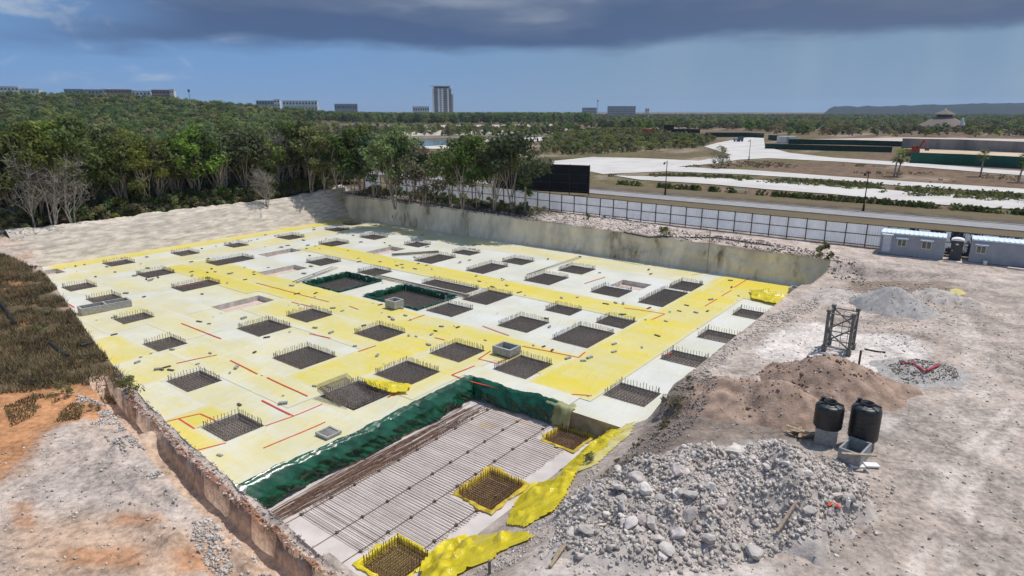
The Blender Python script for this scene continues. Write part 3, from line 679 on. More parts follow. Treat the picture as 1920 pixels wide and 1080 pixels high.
for j in range(4): link('spacer', spc, mt, (2.8, 2.2 + j * 1.3, 0), random.uniform(0, 1))
for nm, r, lab in BAYH:
    c = w2((r[0] + r[1]) / 2, (r[2] + r[3]) / 2)
    a, b = (r[1] - r[0]) / 2 - .03, (r[3] - r[2]) / 2 - .03
    def Pf(A, B, c=c, a=a, b=b, nm=nm):
        an = A * 2 * math.pi; q = np.maximum(np.abs(np.cos(an)), np.abs(np.sin(an))); px = np.cos(an) / q; py = np.sin(an) / q
        f = 1.1 * fbm(A * 25, B * 3, 3, len(lab)); k = np.interp(B, [0, .3, .5, 1], [1.22, 1.02, .96, 0.]) + f * .30 * (B < .25)
        z = np.interp(B, [0, .2, .3, .5, 1], [.03, .08, .06, -.36, -.37]) + .12 * f * (B < .3)
        xx, yy = px * a * k, py * b * k
        return c[0] + xx * CT - yy * ST, c[1] + xx * ST + yy * CT, SZ + .02 + z
    crumple('plastic_liner', Pf, 90, 10, mat('dull_yellow_liner', (.55, .40, .04), .3, 1.5, .4, .3, 9., transl=.1) if nm != 'bi' else M['yel_gloss'], lab.replace('rebar cage in', 'crumpled plastic lining of the'), 'plastic liner')
    t = thing('rebar_cage', lab, 'rebar cage', (c[0], c[1], SZ), TH, 'rebar cages in the footings')
    cage_parts(t, r[1] - r[0] - .1, r[3] - r[2] - .1, 5, M['rust'], up=.33, sp=.15, depth=.32)
# loose bars beside the tarpaulin
lm = []
for q in range(4):
    L = (8.5, 10.5, 12, 13)[q]; cv_ = random.uniform(-.35, .35)
    lm.append((L, MB().tube([(0, 0, 0), (cv_ * .6, L * .3, .0), (cv_, L * .55, .0), (0, L, 0)], .014, 4).mesh(M['rust'], name='loose_bar')))
for i in range(44):
    L, me = lm[i % 4]; t = random.random()
    st = 11.2 + random.random() ** 1.3 * (15.3 - L); u_ = -22.55 - .35 * random.random() + .9 * random.random() ** 2
    o = link('loose_bar', me, None, (*w2(u_, st), SZ + .035 + .006 * (i // 4)), TH + R(random.uniform(-2.4, 2.0)))
    tag(o, 'long rusty loose reinforcing bar lying in the bundle beside the green tarpaulin', 'rebar', 'loose bars beside the green tarpaulin')
# bundles lying across the basins
for (a, b, n, lab, m_) in (((553, 532), (630, 503), 6, 'dark rebar lying on the sheet left of the smaller basin', 'rebar'), ((700, 517), (880, 558), 9, 'dark rebar lying between the two basins and upper footings', 'rebar'), ((735, 480), (822, 474), 12, 'dark rebar in the bundle above the yellow strip', 'rebar'), ((988, 517), (1088, 484), 3, 'thin dark pipe lying towards the shaded earth wall', 'steel_grey')):
    for j in range(n):
        p = P(*a, FZ); q = P(*b, FZ); e = (q - p); L = e.length; dx = Vector((-e.y, e.x, 0)).normalized() * random.uniform(-.35, .35) * (1 if n > 3 else .2)
        mb = MB().tube([(0, 0, 0), (L * .5, random.uniform(-.08, .08), 0), (L, 0, 0)], .022, 4)
        o = mb.build('loose_bar', M[m_], None, p + dx + Vector((0, 0, .115 + .01 * j)), math.atan2(e.y, e.x) + R(random.uniform(-1.5, 1.5)))
        tag(o, lab, 'rebar', 'loose bars: ' + lab)

# ------------------------------------------------------------------ things lying on the sheets
def near(u_, v_):
    k = min((q for q in RLAB if q not in POOL), key=lambda q: (u_ - (H[q][0] + H[q][1]) / 2) ** 2 + (v_ - (H[q][2] + H[q][3]) / 2) ** 2)
    return 'near the %s cage of the %s row from the sand bank' % RLAB[k]
def tape(pts, i):
    mb = MB()
    for a, b in zip(pts[:-1], pts[1:]):
        p = P(*a, FZ); q = P(*b, FZ); e = (q - p); L = e.length; nn = Vector((-e.y, e.x, 0)).normalized() * .045; n = max(2, int(L / .5)); vs = []; fs = []
        for j in range(n + 1):
            c = p.lerp(q, j / n); uu_, vv_ = uv(c.x, c.y); zz = FZ + .050 + .05 * float(fbm(uu_ / 2.2, vv_ / 1.4, 4, 71)) + .025 * float(fbm(uu_ / .7, vv_ / .9, 3, 72))
            vs += [c + nn + Vector((0, 0, zz - FZ)), c - nn + Vector((0, 0, zz - FZ))]
        for j in range(n): fs.append((2 * j, 2 * j + 1, 2 * j + 3, 2 * j + 2))
        mb.add(vs, fs)
    mid = P(*pts[0], FZ).lerp(P(*pts[-1], FZ), .5); tag(mb.build('red_tape', M['red']), 'thin red tape ' + near(*uv(mid.x, mid.y)), 'tape', 'red tapes on the sheeting')
for i, s in enumerate('''340,607 415,636;331,682 407,666;432,677 483,702;501,709 577,744;491,752 551,782;497,800 551,782 605,759;494,842 610,793;285,799 335,786 375,777 406,791;335,786 365,805;339,854 424,832;812,742 877,715 960,736;727,745 767,727;847,704 890,687;847,704 877,715;897,674 920,659;897,674 932,682 960,670;580,626 620,635;672,660 705,649;815,634 834,639;480,531 617,567;547,567 585,576;765,602 797,591;905,612 955,630;1096,532 1135,520;1322,575 1345,561;1353,556 1371,545;1376,540 1405,522;1222,600 1247,589 1170,578;980,650 1085,671 1097,661;1072,740 1110,743;330,540 382,530;1415,617 1420,606;1240,668 1260,662;655,575 672,581;128,570 140,577'''.split(';')):
    tape([tuple(map(float, q.split(','))) for q in s.split()], i)
def rock_mesh(seed, m, sub=2, name='rock'):
    import bmesh
    bm = bmesh.new(); bmesh.ops.create_icosphere(bm, subdivisions=sub, radius=.5); rg = random.Random(seed)
    sx, sy, sz = rg.uniform(.8, 1.25), rg.uniform(.7, 1.), rg.uniform(.55, .85)
    pln = [(Vector((rg.gauss(0, 1), rg.gauss(0, 1), rg.gauss(0, 1))).normalized(), rg.uniform(.20, .38)) for _ in range(9)]
    for v in bm.verts:
        for n_, d_ in pln:
            k = v.co.dot(n_) - d_
            if k > 0: v.co -= n_ * k
        v.co += Vector((rg.uniform(-1, 1), rg.uniform(-1, 1), rg.uniform(-1, 1))) * .02
        v.co.x *= sx; v.co.y *= sy; v.co.z *= sz
    me = bpy.data.meshes.new(name); bm.to_mesh(me); bm.free(); me.materials.append(m); return me
ROCKS = [rock_mesh(i, M['rock']) for i in range(10)]
blk = MB().box((0, 0, .05), (.40, .16, .10)).mesh(M['block'], name='weight_block'); brd = MB().box((0, 0, .03), (.5, .14, .06)).mesh(M['wood_dark'], name='weight_board')
M['white_stone'] = mat('white_stone', (.66, .64, .60), .15, 4., .9, .4, 20.)
wst = rock_mesh(55, M['white_stone'], 1, 'weight_stone')
holes_all = list(H.values()) + [BAY]
cnt = 0
while cnt < 215:
    u_, v_ = random.uniform(-76, -12.5), random.uniform(11, 60)
    # mostly where the photograph has them: along the yellow strips and in the left half
    if v_ < lip(u_) + 1 or any(r[0] - .3 < u_ < r[1] + .3 and r[2] - .3 < v_ < r[3] + .3 for r in holes_all) or (u_ > -14.8 and v_ < 27.4): continue
    ony = any(s[0] < u_ < s[1] and s[2] < v_ < s[3] and s[4] > .5 for s in SHEETS)
    if not ony and random.random() > (.45 if u_ < -36 else .16): continue
    k = random.random(); x_, y_ = w2(u_, v_)
    zz = FZ + .052 + .05 * float(fbm(u_ / 2.2, v_ / 1.4, 4, 71))
    if k < .42: o = link('weight_block', blk, None, (x_, y_, zz - .02), random.uniform(0, 3)); o.scale = (random.uniform(.6, 1.2),) * 3; tag(o, 'small grey concrete piece ' + near(u_, v_), 'block', 'grey pieces on the sheeting')
    elif k < .72: o = link('weight_board', brd, None, (x_, y_, zz - .02), TH + R(random.choice((0, 90)) + random.uniform(-25, 25))); o.scale = (random.uniform(.5, 1.2), 1, 1); tag(o, 'short dark timber offcut ' + near(u_, v_), 'timber', 'timber offcuts on the sheeting')
    else: s = random.uniform(.12, .30); o = link('weight_stone', wst, None, (x_, y_, zz + s * .22), random.uniform(0, 6)); o.scale = (s * 1.3, s * 1.3, s); tag(o, 'small pale stone ' + near(u_, v_), 'stone', 'pale stones on the sheeting')
    cnt += 1
def open_box(name, label, w, d, h, loc, rz, cells=1, th=.12, m='concrete', cat='concrete box'):
    t = thing(name, label, cat, loc, rz)
    mb = MB()
    mb.box((0, -d / 2 + th / 2, h / 2), (w, th, h)).box((0, d / 2 - th / 2, h / 2), (w, th, h))
    mb.build('long_wall', M[m], t)
    for i in range(cells + 1):
        x = -w / 2 + th / 2 + (w - th) * i / cells
        MB().box((x, 0, h / 2 - .003), (th, d - 2 * th, h - .006)).build('cross_wall', M[m], t)
    MB().box((0, 0, .04), (w - 2 * th, d - 2 * th, .06)).build('bottom', M['pit_dark'], t); return t
def ubox(px, py, z): p = P(px, py, z); return (p.x, p.y, z)
open_box('concrete_box', 'low grey concrete box with two cells beside the left footings', 3.6, 1.25, .55, ubox(198, 580, FZ + .02), TH + R(90 - 6), 2)
open_box('concrete_box', 'small square concrete manhole box at the rim of the larger green basin', 1.15, 1.05, .62, ubox(740, 575, FZ + .12), TH, 1, .14)
open_box('concrete_box', 'grey concrete manhole box beside red tape in the middle of the pit', 1.5, 1.2, .5, ubox(950, 661, FZ + .12), TH, 1, .14)
open_box('concrete_box', 'concrete box with two cells by the far right pit corner', 2.2, 1.0, .4, ubox(1505, 549, FZ + .12), TH, 2, .12)
open_box('concrete_box', 'small low concrete frame in the pale sheet near the green tarpaulin', .95, .9, .12, ubox(616, 813, FZ + .1), TH, 1, .1)

# ------------------------------------------------------------------ yellow film heaped on the bank and elsewhere
def drape(name, poly, m, label, amp=.25, res=.11, seed=1, lift=.05, zf=None, fold=(1.2, .8)):
    pw = [(G(a, b) if zf is None else P(a, b, zf)) for a, b in poly]; pts = [(p.x, p.y) for p in pw]
    xs = np.arange(min(p[0] for p in pts) - .2, max(p[0] for p in pts) + .2, res); ys = np.arange(min(p[1] for p in pts) - .2, max(p[1] for p in pts) + .2, res)
    A, B = np.meshgrid(xs, ys); C1, C2 = np.meshgrid((xs[:-1] + xs[1:]) / 2, (ys[:-1] + ys[1:]) / 2)
    keep = poly_sd(C1 + .15 * fbm(C1 * 2, C2 * 2, 3, seed), C2 + .15 * fbm(C1 * 2, C2 * 2, 3, seed + 1), pts) > 0
    sdv = np.clip(poly_sd(A, B, pts), 0, .5) * 2
    f = np.abs(fbm(A * fold[0], B * fold[1], 2, seed + 5)) * 5 + 2.0 * np.abs(fbm(A * 2.2, B * 1.5, 2, seed + 8))
    base = Zg(A, B) if zf is None else zf + 0 * A
    z = base + lift + amp * (np.clip(.9 - f, 0, 1) + .6 * fbm(A * .9, B * .9, 3, seed + 9) + .25) * (.25 + .75 * sdv)
    return tag(link(name, grid_mesh(name, A, B, z, m, keep=keep)), label, 'plastic film')
drape('plastic_film', [(1172, 808), (1140, 808), (1075, 862), (1040, 900), (1000, 905), (965, 945), (950, 985), (985, 990), (1040, 960), (1060, 930), (1085, 880), (1130, 845)], M['yel_gloss'], 'crumpled bright yellow film running down the bank beside the bay', .30, .10, 3)
drape('plastic_film', [(830, 1015), (870, 1005), (990, 1000), (1000, 1010), (940, 1035), (925, 1050), (860, 1080), (850, 1110), (780, 1110), (790, 1060)], M['yel_gloss'], 'crumpled bright yellow film heaped in front of the nearest rebar cage', .42, .10, 23)
M['film_pale'] = mat('dusty_yellow_film', (.62, .53, .16), .2, 1., .45, .3, 6., dust=((.6, .56, .45), 1., .5, .7))
drape('plastic_film', [(1195, 780), (1160, 800), (1085, 865), (1050, 880), (1070, 895), (1120, 870), (1180, 815)], M['film_pale'], 'dusty yellow film strip along the yard edge of the bay', .12, .14, 33, lift=.02)
drape('plastic_film', [(1405, 545), (1440, 545), (1495, 562), (1500, 574), (1470, 575), (1410, 560)], M['yel_gloss'], 'bunched bright yellow film at the far right corner of the pit', .35, .13, 43, zf=FZ + .16)
drape('plastic_film', [(676, 710), (770, 722), (765, 735), (735, 738), (690, 722)], M['yel_gloss'], 'yellow film fold lying between two cages near the leaning one', .22, .11, 53, zf=FZ + .13)
drape('plastic_film', [(1780, 552), (1800, 552), (1812, 560), (1795, 565), (1780, 560)], M['film_pale'], 'pale yellow film scrap on the small rubble heap in the yard', .2, .1, 63, lift=.35)

# ------------------------------------------------------------------ heaps in the yard
HEAPS = []
def heap(name, label, bumps, m, poly, res=.13, amp=.1, nsc=1.2, seed=1, cat='heap', flat=None):
    """bumps: (px, py, height, radius) with the base at that pixel; the surface is the highest of the cones"""
    pc = [(P(a, b, 0), h, r) for a, b, h, r in bumps]
    def hz(x, y):
        z = np.full(np.shape(x), -1.)
        for p, h, r in pc:
            d = np.hypot(x - p.x, y - p.y) * (1 + .8 * fbm(np.arctan2(y - p.y, x - p.x) * 1.3 + 9, x * 0 + h, 3, seed + 2) + .35 * fbm(x * 1.2, y * 1.2, 3, seed + 6))
            c = h * np.clip(1 - d / r, -.4, 1); c = np.where(c > h * .82, h * .82 + (c - h * .82) * .45, c); z = np.maximum(z, c)
        k = np.clip(z / .4, 0, 1)
        return Zg(x, y) + np.where(z > -.3, z, -.3) + k * amp * (2 * fbm(x * nsc, y * nsc, 5, seed) + .5 * fbm(x * 4 * nsc, y * 4 * nsc, 3, seed + 4))
    xs = np.arange(min(p.x - r for p, h, r in pc) - 1, max(p.x + r for p, h, r in pc) + 1, res); ys = np.arange(min(p.y - r for p, h, r in pc) - 1, max(p.y + r for p, h, r in pc) + 1, res)
    A, B = np.meshgrid(xs, ys); Zh = hz(A, B); g_ = Zg(A, B)
    C = (Zh - g_); keep = np.maximum(np.maximum(C[:-1, :-1], C[1:, 1:]), np.maximum(C[1:, :-1], C[:-1, 1:])) > -.04
    o = tag(link(name, grid_mesh(name, A, B, Zh, m, keep=keep)), label, cat)
    HEAPS.append(hz); return o, hz
def top(x, y):
    z = float(Zg(np.array([x]), np.array([y]))[0])
    for h in HEAPS: z = max(z, float(h(np.array([x]), np.array([y]))[0]))
    return z
_, hz_r = heap('rubble_heap', 'large heap of pale limestone rubble in the near yard', [(1465, 930, 2.0, 2.7), (1405, 925, 1.6, 2.5), (1528, 922, 1.2, 1.5), (1300, 955, 1.25, 2.4), (1200, 950, 1.0, 1.9), (1240, 905, 1., 2.2), (1130, 935, 1.0, 1.9), (1180, 1010, .55, 1.6), (1110, 1005, .5, 1.2), (1330, 880, .9, 2.)], M['rubble'], None, .10, .24, 1.4, 5)
_, hz_s = heap('sand_heap', 'brown sand heap with two humps beside the black water tanks', [(1545, 728, 1.75, 2.9), (1605, 733, 1.0, 2.6), (1455, 768, 1.45, 2.4), (1400, 745, 1.0, 2.3), (1375, 762, .7, 1.9)], M['sand_brown'], None, .12, .22, .9, 15)
_, hz_g = heap('gravel_heap', 'smooth cone of grey gravel in front of the site cabins', [(1672, 578, 1.75, 2.5), (1695, 582, 1.15, 2.3)], M['gravel'], None, .16, .05, .8, 25)
heap('rubble_heap', 'small heap of tan rubble behind the gravel cone', [(1745, 558, .85, 1.5), (1770, 562, .8, 1.5), (1720, 553, .5, 1.2), (1815, 570, .5, 1.2)], M['rubble'], None, .18, .2, 1.5, 35)
heap('rubble_heap', 'low spread of loose stones at the pit corner beside the gravel cone', [(1570, 550, .35, 1.6), (1545, 560, .3, 1.3)], M['rubble'], None, .2, .08, 1.5, 45)
heap('rubble_heap', 'low grey stone heap with the red pipe lying on it', [(1710, 700, .35, 1.8), (1745, 700, .3, 1.6)], M['gravel'], None, .18, .12, 1.5, 55)
heap('spoil_heap', 'white spoil heap at the far left edge beside the forest', [(-8, 440, 2.6, 4.5)], M['track'], None, .4, .1, .6, 65)
# rocks: the largest are things, the rest is loose stone
RL = [('pale limestone rock lying on the large rubble heap', 'rocks on the rubble heap'), ('loose rock at the foot of the large rubble heap', 'rocks around the rubble heap')]
nr = 0
def putrock(p, s, lab, grp, sink=.22):
    global nr
    o = link('rock', ROCKS[nr % len(ROCKS)], None, (p[0], p[1], top(p[0], p[1]) + s * (.32 - sink)), random.uniform(0, 6.28)); o.scale = (s, s, s * random.uniform(.8, 1.1))
    o.rotation_euler = (random.uniform(-.5, .5), random.uniform(-.5, .5), random.uniform(0, 6.28)); nr += 1
    return tag(o, lab, 'rock', grp)
for px, py, s, lab in ((1412, 1042, .62, 'large angular rock lying alone right of the planks on open ground'), (1250, 1045, .60, 'pale boulder lying in front of the rubble heap with dark shadow'), (1180, 1005, .55, 'pale boulder just left of the row of boulders below the heap'), (1205, 1000, .62, 'left boulder of the row of boulders below the heap'), (1222, 1005, .7, 'right boulder of the row of boulders below the heap'), (1325, 1030, .55, 'whitish boulder at the front right foot of the heap'), (1290, 1000, .62, 'tall grey boulder at the right end of the boulder row'), (1270, 935, .85, 'big angular boulder in the middle of the rubble heap'), (1350, 985, .6, 'rounded pale boulder on the right flank of the heap'), (1160, 945, .75, 'broad slab of rock resting on the left end of the heap'), (1190, 930, .7, 'leaning slab of rock on the left end of the heap'), (1370, 905, 1.0, 'broad flat rock slab lying near the top of the heap')):
    p = P(px, py, 0); putrock((p.x, p.y), s, lab, None, .05)
n = 0
while n < 225:
    px, py = random.uniform(1040, 1640), random.uniform(835, 1050); p = P(px, py, 0)
    hh = float(hz_r(np.array([p.x]), np.array([p.y]))[0]) - zg(p.x, p.y)
    if hh > .12 or (hh > -.15 and random.random() < .4):
        s = .14 + .46 * random.random() ** 3
        putrock((p.x, p.y), s, *RL[0 if hh > .12 else 1]); n += 1
TONE = {'small_stones': (.54, .485, .435), 'dark_small_stones': (.28, .245, .215)}
def stones(name, pts, sizes, m, label):
    """many little stones as one mesh"""
    base = np.array([(1, 0, 0), (-1, 0, 0), (0, 1, 0), (0, -1, 0), (0, 0, 1), (0, 0, -1)], float); F = np.array([(0, 2, 4), (2, 1, 4), (1, 3, 4), (3, 0, 4), (2, 0, 5), (1, 2, 5), (3, 1, 5), (0, 3, 5)])
    n = len(pts); V = base[None] * (np.asarray(sizes)[:, None, None] * RNG.uniform(.35, .62, (n, 6, 1))) + RNG.normal(0, .12, (n, 6, 3)) * np.asarray(sizes)[:, None, None]
    an = RNG.uniform(0, 6.28, n); c, s = np.cos(an), np.sin(an); X_ = V[..., 0] * c[:, None] - V[..., 1] * s[:, None]; Y_ = V[..., 0] * s[:, None] + V[..., 1] * c[:, None]
    V = np.stack([X_, Y_, V[..., 2]], -1) + np.asarray(pts)[:, None, :]
    FF = (F[None] + (np.arange(n) * 6)[:, None, None]).reshape(-1, 3)
    tone = TONE.get(m.name, (.5, .45, .4)); cc = np.array(tone)[None] * RNG.uniform(.55, 1.25, (n, 1)); cc = np.repeat(cc, 6, 0)
    return tag(link(name, np_mesh(name, V.reshape(-1, 3), FF, m, col=np.clip(cc, 0, .8))), label, 'stones', kind='stuff')
def topz(x, y):
    z = Zg(x, y)
    for h in HEAPS: z = np.maximum(z, h(x, y))
    return z
def pxscatter(n, poly, z=0.):
    pw = np.array(patch_world(poly, z)); lo, hi_ = pw.min(0), pw.max(0); out = []
    while sum(map(len, out)) < n:
        q = RNG.uniform(lo, hi_, (n * 2, 2)); out.append(q[poly_sd(q[:, 0], q[:, 1], [tuple(t) for t in pw]) > 0])
    return np.concatenate(out)[:n]
def stone_field(name, n, poly, smin, smax, m, label, pw_=3., z=0., cluster=None):
    q = pxscatter(n if cluster is None else n * 4, poly, z)
    if cluster is not None: k = fbm(q[:, 0] / cluster, q[:, 1] / cluster, 3, 7); q = q[k > .05][:n]
    u_, v_ = uv(q[:, 0], q[:, 1]); ok = ~((u_ > UL) & (u_ < np.where(v_ < 27, -14.7, UR)) & (v_ > lip(u_)) & (v_ < VB)); q = q[ok]
    s = smin + (smax - smin) * RNG.random(len(q)) ** pw_; zz = topz(q[:, 0], q[:, 1])
    return stones(name, np.column_stack([q, zz + s * .12]), s, m, label)
HP = [(1030, 1000), (1055, 905), (1150, 870), (1330, 850), (1470, 845), (1560, 860), (1630, 910), (1625, 960), (1590, 1000), (1420, 1050), (1330, 1070), (1180, 1060), (1080, 1040)]
stone_field('heap_foot_stones', 2600, [(1000, 1020), (1050, 900), (1330, 850), (1600, 870), (1690, 920), (1660, 1000), (1560, 1050), (1420, 1080), (1100, 1090)], .02, .16, M['stone'], 'small limestone pieces strewn around the foot of the large heap', 3.5)
stone_field('loose_stones', 15000, HP, .02, .22, M['stone'], 'loose small limestone rubble covering the large heap', 4.)
stone_field('scattered_stones', 6000, [(950, 1100), (1040, 960), (1160, 840), (1330, 700), (1500, 560), (1700, 540), (1960, 600), (2000, 1100)], .025, .14, M['stone'], 'small stones scattered over the bare yard', 5.)
stone_field('edge_stones', 1500, [(1090, 880), (1180, 800), (1280, 710), (1330, 690), (1345, 740), (1290, 800), (1200, 870), (1120, 900)], .03, .18, M['stone_dark'], 'dark broken stones along the yard edge of the pit', 3.)
stone_field('edge_stones', 1500, [(1280, 710), (1420, 600), (1530, 560), (1540, 575), (1400, 640), (1330, 705)], .03, .16, M['stone'], 'pale broken stones along the far yard edge of the pit', 3.)
stone_field('trench_stones', 4200, [(130, 735), (200, 760), (270, 830), (420, 960), (560, 1060), (640, 1100), (420, 1100), (330, 990), (250, 880), (170, 800)], .02, .15, M['stone'], 'broken pale stones along the near side of the trench', 3., cluster=1.1)
stone_field('left_stones', 900, [(0, 850), (120, 800), (330, 920), (480, 1090), (0, 1090)], .02, .14, M['stone'], 'small stones scattered on the pale orange ground', 4.)
stone_field('wall_debris', 5000, [(640, 372), (700, 360), (860, 372), (1010, 398), (1010, 425), (860, 404), (760, 394)], .05, .5, M['stone_dark'], 'dark debris and broken stones on top of the earth wall', 3., z=.6)
stone_field('wall_rubble', 3000, [(985, 398), (1150, 405), (1290, 430), (1300, 450), (1130, 437), (1000, 420)], .05, .38, M['stone'], 'pale rubble on top of the earth wall under the fence', 4., z=.4)
stone_field('bank_stones', 1500, [(830, 1090), (960, 1005), (1040, 950), (1095, 870), (1135, 850), (1080, 960), (1050, 1010), (960, 1090)], .02, .14, M['stone'], 'small stones on the sloping bank beside the sunken bay', 3.5, z=-1.2)
stone_field('wall_top_stones', 1800, [(1290, 440), (1420, 452), (1560, 478), (1625, 500), (1640, 520), (1600, 512), (1540, 492), (1400, 466), (1300, 452)], .04, .3, M['stone_dark'], 'dark crumbled stones along the right end of the earth wall', 4.)
stone_field('ramp_foot_stones', 900, [(1535, 545), (1600, 510), (1700, 520), (1790, 540), (1720, 556), (1600, 545)], .03, .22, M['stone'], 'pale stones on the dug slope behind the pit corner', 4.)
stone_field('ramp_stones', 900, [(1540, 545), (1640, 555), (1720, 560), (1850, 575), (1700, 650), (1640, 650), (1600, 590)], .03, .16, M['stone'], 'small stones around the gravel cone', 4.)
stone_field('pipe_stones', 1200, [(1660, 690), (1720, 675), (1790, 690), (1800, 715), (1700, 725)], .03, .16, M['stone_dark'], 'grey stones around the red pipe', 3.)
# ridge stones beside trench
ur = RNG.uniform(-35, -11, 1500); dr = RNG.uniform(-.05, .5, 1500); xr, yr = w2(ur, lip(ur) - dr); sr = .02 + .13 * RNG.random(1500) ** 3.5
stones('ridge_stones', np.column_stack([xr, yr, Zg(xr, yr) + .02]), sr, M['stone'], 'crumbled stones on the ridge between trench and pit')
ur = RNG.uniform(-35, -11, 700); dr = RNG.uniform(.24, .46, 700); xr, yr = w2(ur, lip(ur) - dr); sr = .03 + .10 * RNG.random(700) ** 2
M['clod'] = mat('orange_clods', (.34, .17, .10), .4, 3., .95)
stones('earth_clods', np.column_stack([xr, yr, Zg(xr, yr) + .01]), sr, M['clod'], 'orange brown earth clods along the ridge beside the trench')
# clods on the sand heap
q = pxscatter(700, [(1330, 720), (1480, 680), (1560, 680), (1680, 730), (1560, 760), (1420, 810)]); M['sandclod'] = mat('brown_sand_clods', (.25, .17, .13), .3, 3., .95); sr = .03 + .2 * RNG.random(len(q)) ** 4
stones('sand_clods', np.column_stack([q, topz(q[:, 0], q[:, 1]) + .01]), sr, M['sandclod'], 'brown clods lying on the sand heap')

# ------------------------------------------------------------------ yard equipment
# tower crane mast section
p0 = Vector((*w2(-6.0, 37.95), 0)); t = thing('mast_section', 'upright grey steel lattice tower section standing on white marl', 'mast section', (p0.x, p0.y, zg(p0.x, p0.y)), TH)
wv_, hv = .62, 2.4
for sx in (-1, 1):
    for sy in (-1, 1):
        lg = MB().box((sx * wv_, sy * wv_, hv / 2), (.15, .15, hv)).build('leg', M['steel_grey'], t)
        MB().box((sx * wv_, sy * wv_, .17), (.25, .25, .34)).build('foot_socket', M['steel_grey'], lg); MB().box((sx * wv_, sy * wv_, hv - .05), (.22, .22, .12)).build('head_socket', M['steel_grey'], lg)
def br(a, b, r=.045): MB().tube([a, b], r, 6).build('brace', M['steel_grey'], t)
for z in (.30, 1.24, 2.22):
    for q in range(4):
        c_ = [(-1, -1), (1, -1), (1, 1), (-1, 1)]; a, b = c_[q], c_[(q + 1) % 4]; br((a[0] * wv_, a[1] * wv_, z), (b[0] * wv_, b[1] * wv_, z), .036)
for q in range(4):
    c_ = [(-1, -1), (1, -1), (1, 1), (-1, 1)]; a, b = c_[q], c_[(q + 1) % 4]
    br((a[0] * wv_, a[1] * wv_, 1.24), (b[0] * wv_, b[1] * wv_, .32)); br((a[0] * wv_, a[1] * wv_, 1.26), (b[0] * wv_, b[1] * wv_, 2.2))
ld = MB(); 
for x_ in (-.17, .17): ld.tube([(x_ + .15, .35, .1), (x_ + .15, .35, 2.2)], .016, 5)
ld.build('ladder_rail', M['steel_grey'], t)
for j in range(8): MB().tube([(-.02, .35, .2 + j * .28), (.32, .35, .2 + j * .28)], .012, 5).build('ladder_rung', M['steel_grey'], t)
# water tanks
def tank(label, px, py, bh, hb, r, stand_lab, rz):
    p = P(px, py, 0); z = zg(p.x, p.y)
    s = thing('concrete_stand', stand_lab, 'stand', (p.x, p.y, z), rz)
    MB().box((0, 0, bh / 2), (r * 1.5, r * 1.5, bh)).build('block', M['block'], s)
    MB().box((0, 0, bh + .03), (r * 1.56, r * 1.56, .06)).build('cap_slab', M['concrete'], s)
    t = thing('water_tank', label, 'water tank', (p.x, p.y, z + bh + .06), rz)
    pr = [(r * .9, 0), (r * .97, .02), (r * .99, .06)]
    zz = .06
    while zz < hb * .80: pr += [(r, zz + .03), (r * .985, zz + .10), (r * .985, zz + .12), (r, zz + .17)]; zz += .19
    hb2 = max(zz + .02, hb * .82)
    for q in range(7): a = q / 6 * math.pi / 2; pr.append((r * (.62 + .36 * math.cos(a)), hb2 + (hb - hb2) * math.sin(a)))
    pr += [(r * .42, hb + .03), (r * .42, hb + .10), (r * .36, hb + .10), (r * .36, hb - .05), (.001, hb - .25)]
    MB().lathe(pr, 32).build('body', M['black_plastic'], t, smooth=True)
    for q in range(6):
        a = q * math.pi / 3 + .3
        MB().box((math.cos(a) * r * .70, math.sin(a) * r * .70, hb - .03), (r * .42, .13, .11), Matrix.Rotation(a, 3, 'Z') @ Matrix.Rotation(R(18), 3, 'Y')).build('shoulder_rib', M['black_plastic'], t)
    MB().lathe([(.09, hb), (.09, hb + .15), (.001, hb + .15)], 10, (-r * .5, r * .45, 0)).build('inlet', M['black_plastic'], t)
    MB().lathe([(r * .43, hb + .075), (r * .45, hb + .09), (r * .45, hb + .125), (r * .40, hb + .125)], 24).build('rim', M['black_plastic'], t)
tank('shorter black water tank on a tall concrete block stand', 1547, 828, .62, .98, .54, 'tall grey concrete block stand under the shorter black tank', TH + R(10))
tank('taller black water tank on a low concrete block stand', 1614, 838, .28, 1.40, .55, 'low grey concrete block stand under the taller black tank', TH + R(10))
p = P(1600, 862, 0); b = open_box('concrete_basin', 'grey concrete basin beside the taller black tank', 1.25, .80, .55, (p.x, p.y, zg(p.x, p.y) + .01), TH + R(82), 1, .07, 'block', 'basin')
a_ = P(1578, 855, .55); c_ = P(1640, 868, .35); e_ = c_ - a_
tag(MB().box((0, 0, 0), (e_.length * 1., .14, .04)).build('plank', M['wood'], None, (*((a_ + c_) / 2)[:2], zg(p.x, p.y) + .60), math.atan2(e_.y, e_.x)), 'weathered plank lying across the concrete basin', 'plank')
for px, py, lab in ((1606, 876, 'white paving slab in front of the basin, left of its twin'), (1633, 877, 'white paving slab at the right end in front of the basin')):
    p = P(px, py, 0); tag(MB().box((0, 0, .03), (.5, .3, .06)).build('paving_slab', M['white'], None, (p.x, p.y, zg(p.x, p.y) + .01), R(-4)), lab, 'slab')
p = P(1505, 820, 0); t = thing('scrap_pile', 'pile of orange brown scrap timber left of the shorter tank', 'scrap', (p.x, p.y, zg(p.x, p.y)))
for j in range(9): MB().box((random.uniform(-.3, .3), random.uniform(-.2, .2), .07 + j * .035), (random.uniform(.4, 1.), .12, .04), Matrix.Rotation(random.uniform(0, 3), 3, 'Z') @ Matrix.Rotation(random.uniform(-.3, .3), 3, 'X')).build('board', M['wood'] if j % 3 else M['clod'], t)
def pole(name, pts, r, m, label, cat, z=0., n=7):
    w_ = [(P(a, b, 0)) for a, b in pts]; w_ = [Vector((q.x, q.y, top(q.x, q.y) + r + z)) for q in w_]
    return tag(MB().tube([q - w_[0] for q in w_], r, n).build(name, M[m], None, w_[0]), label, cat)
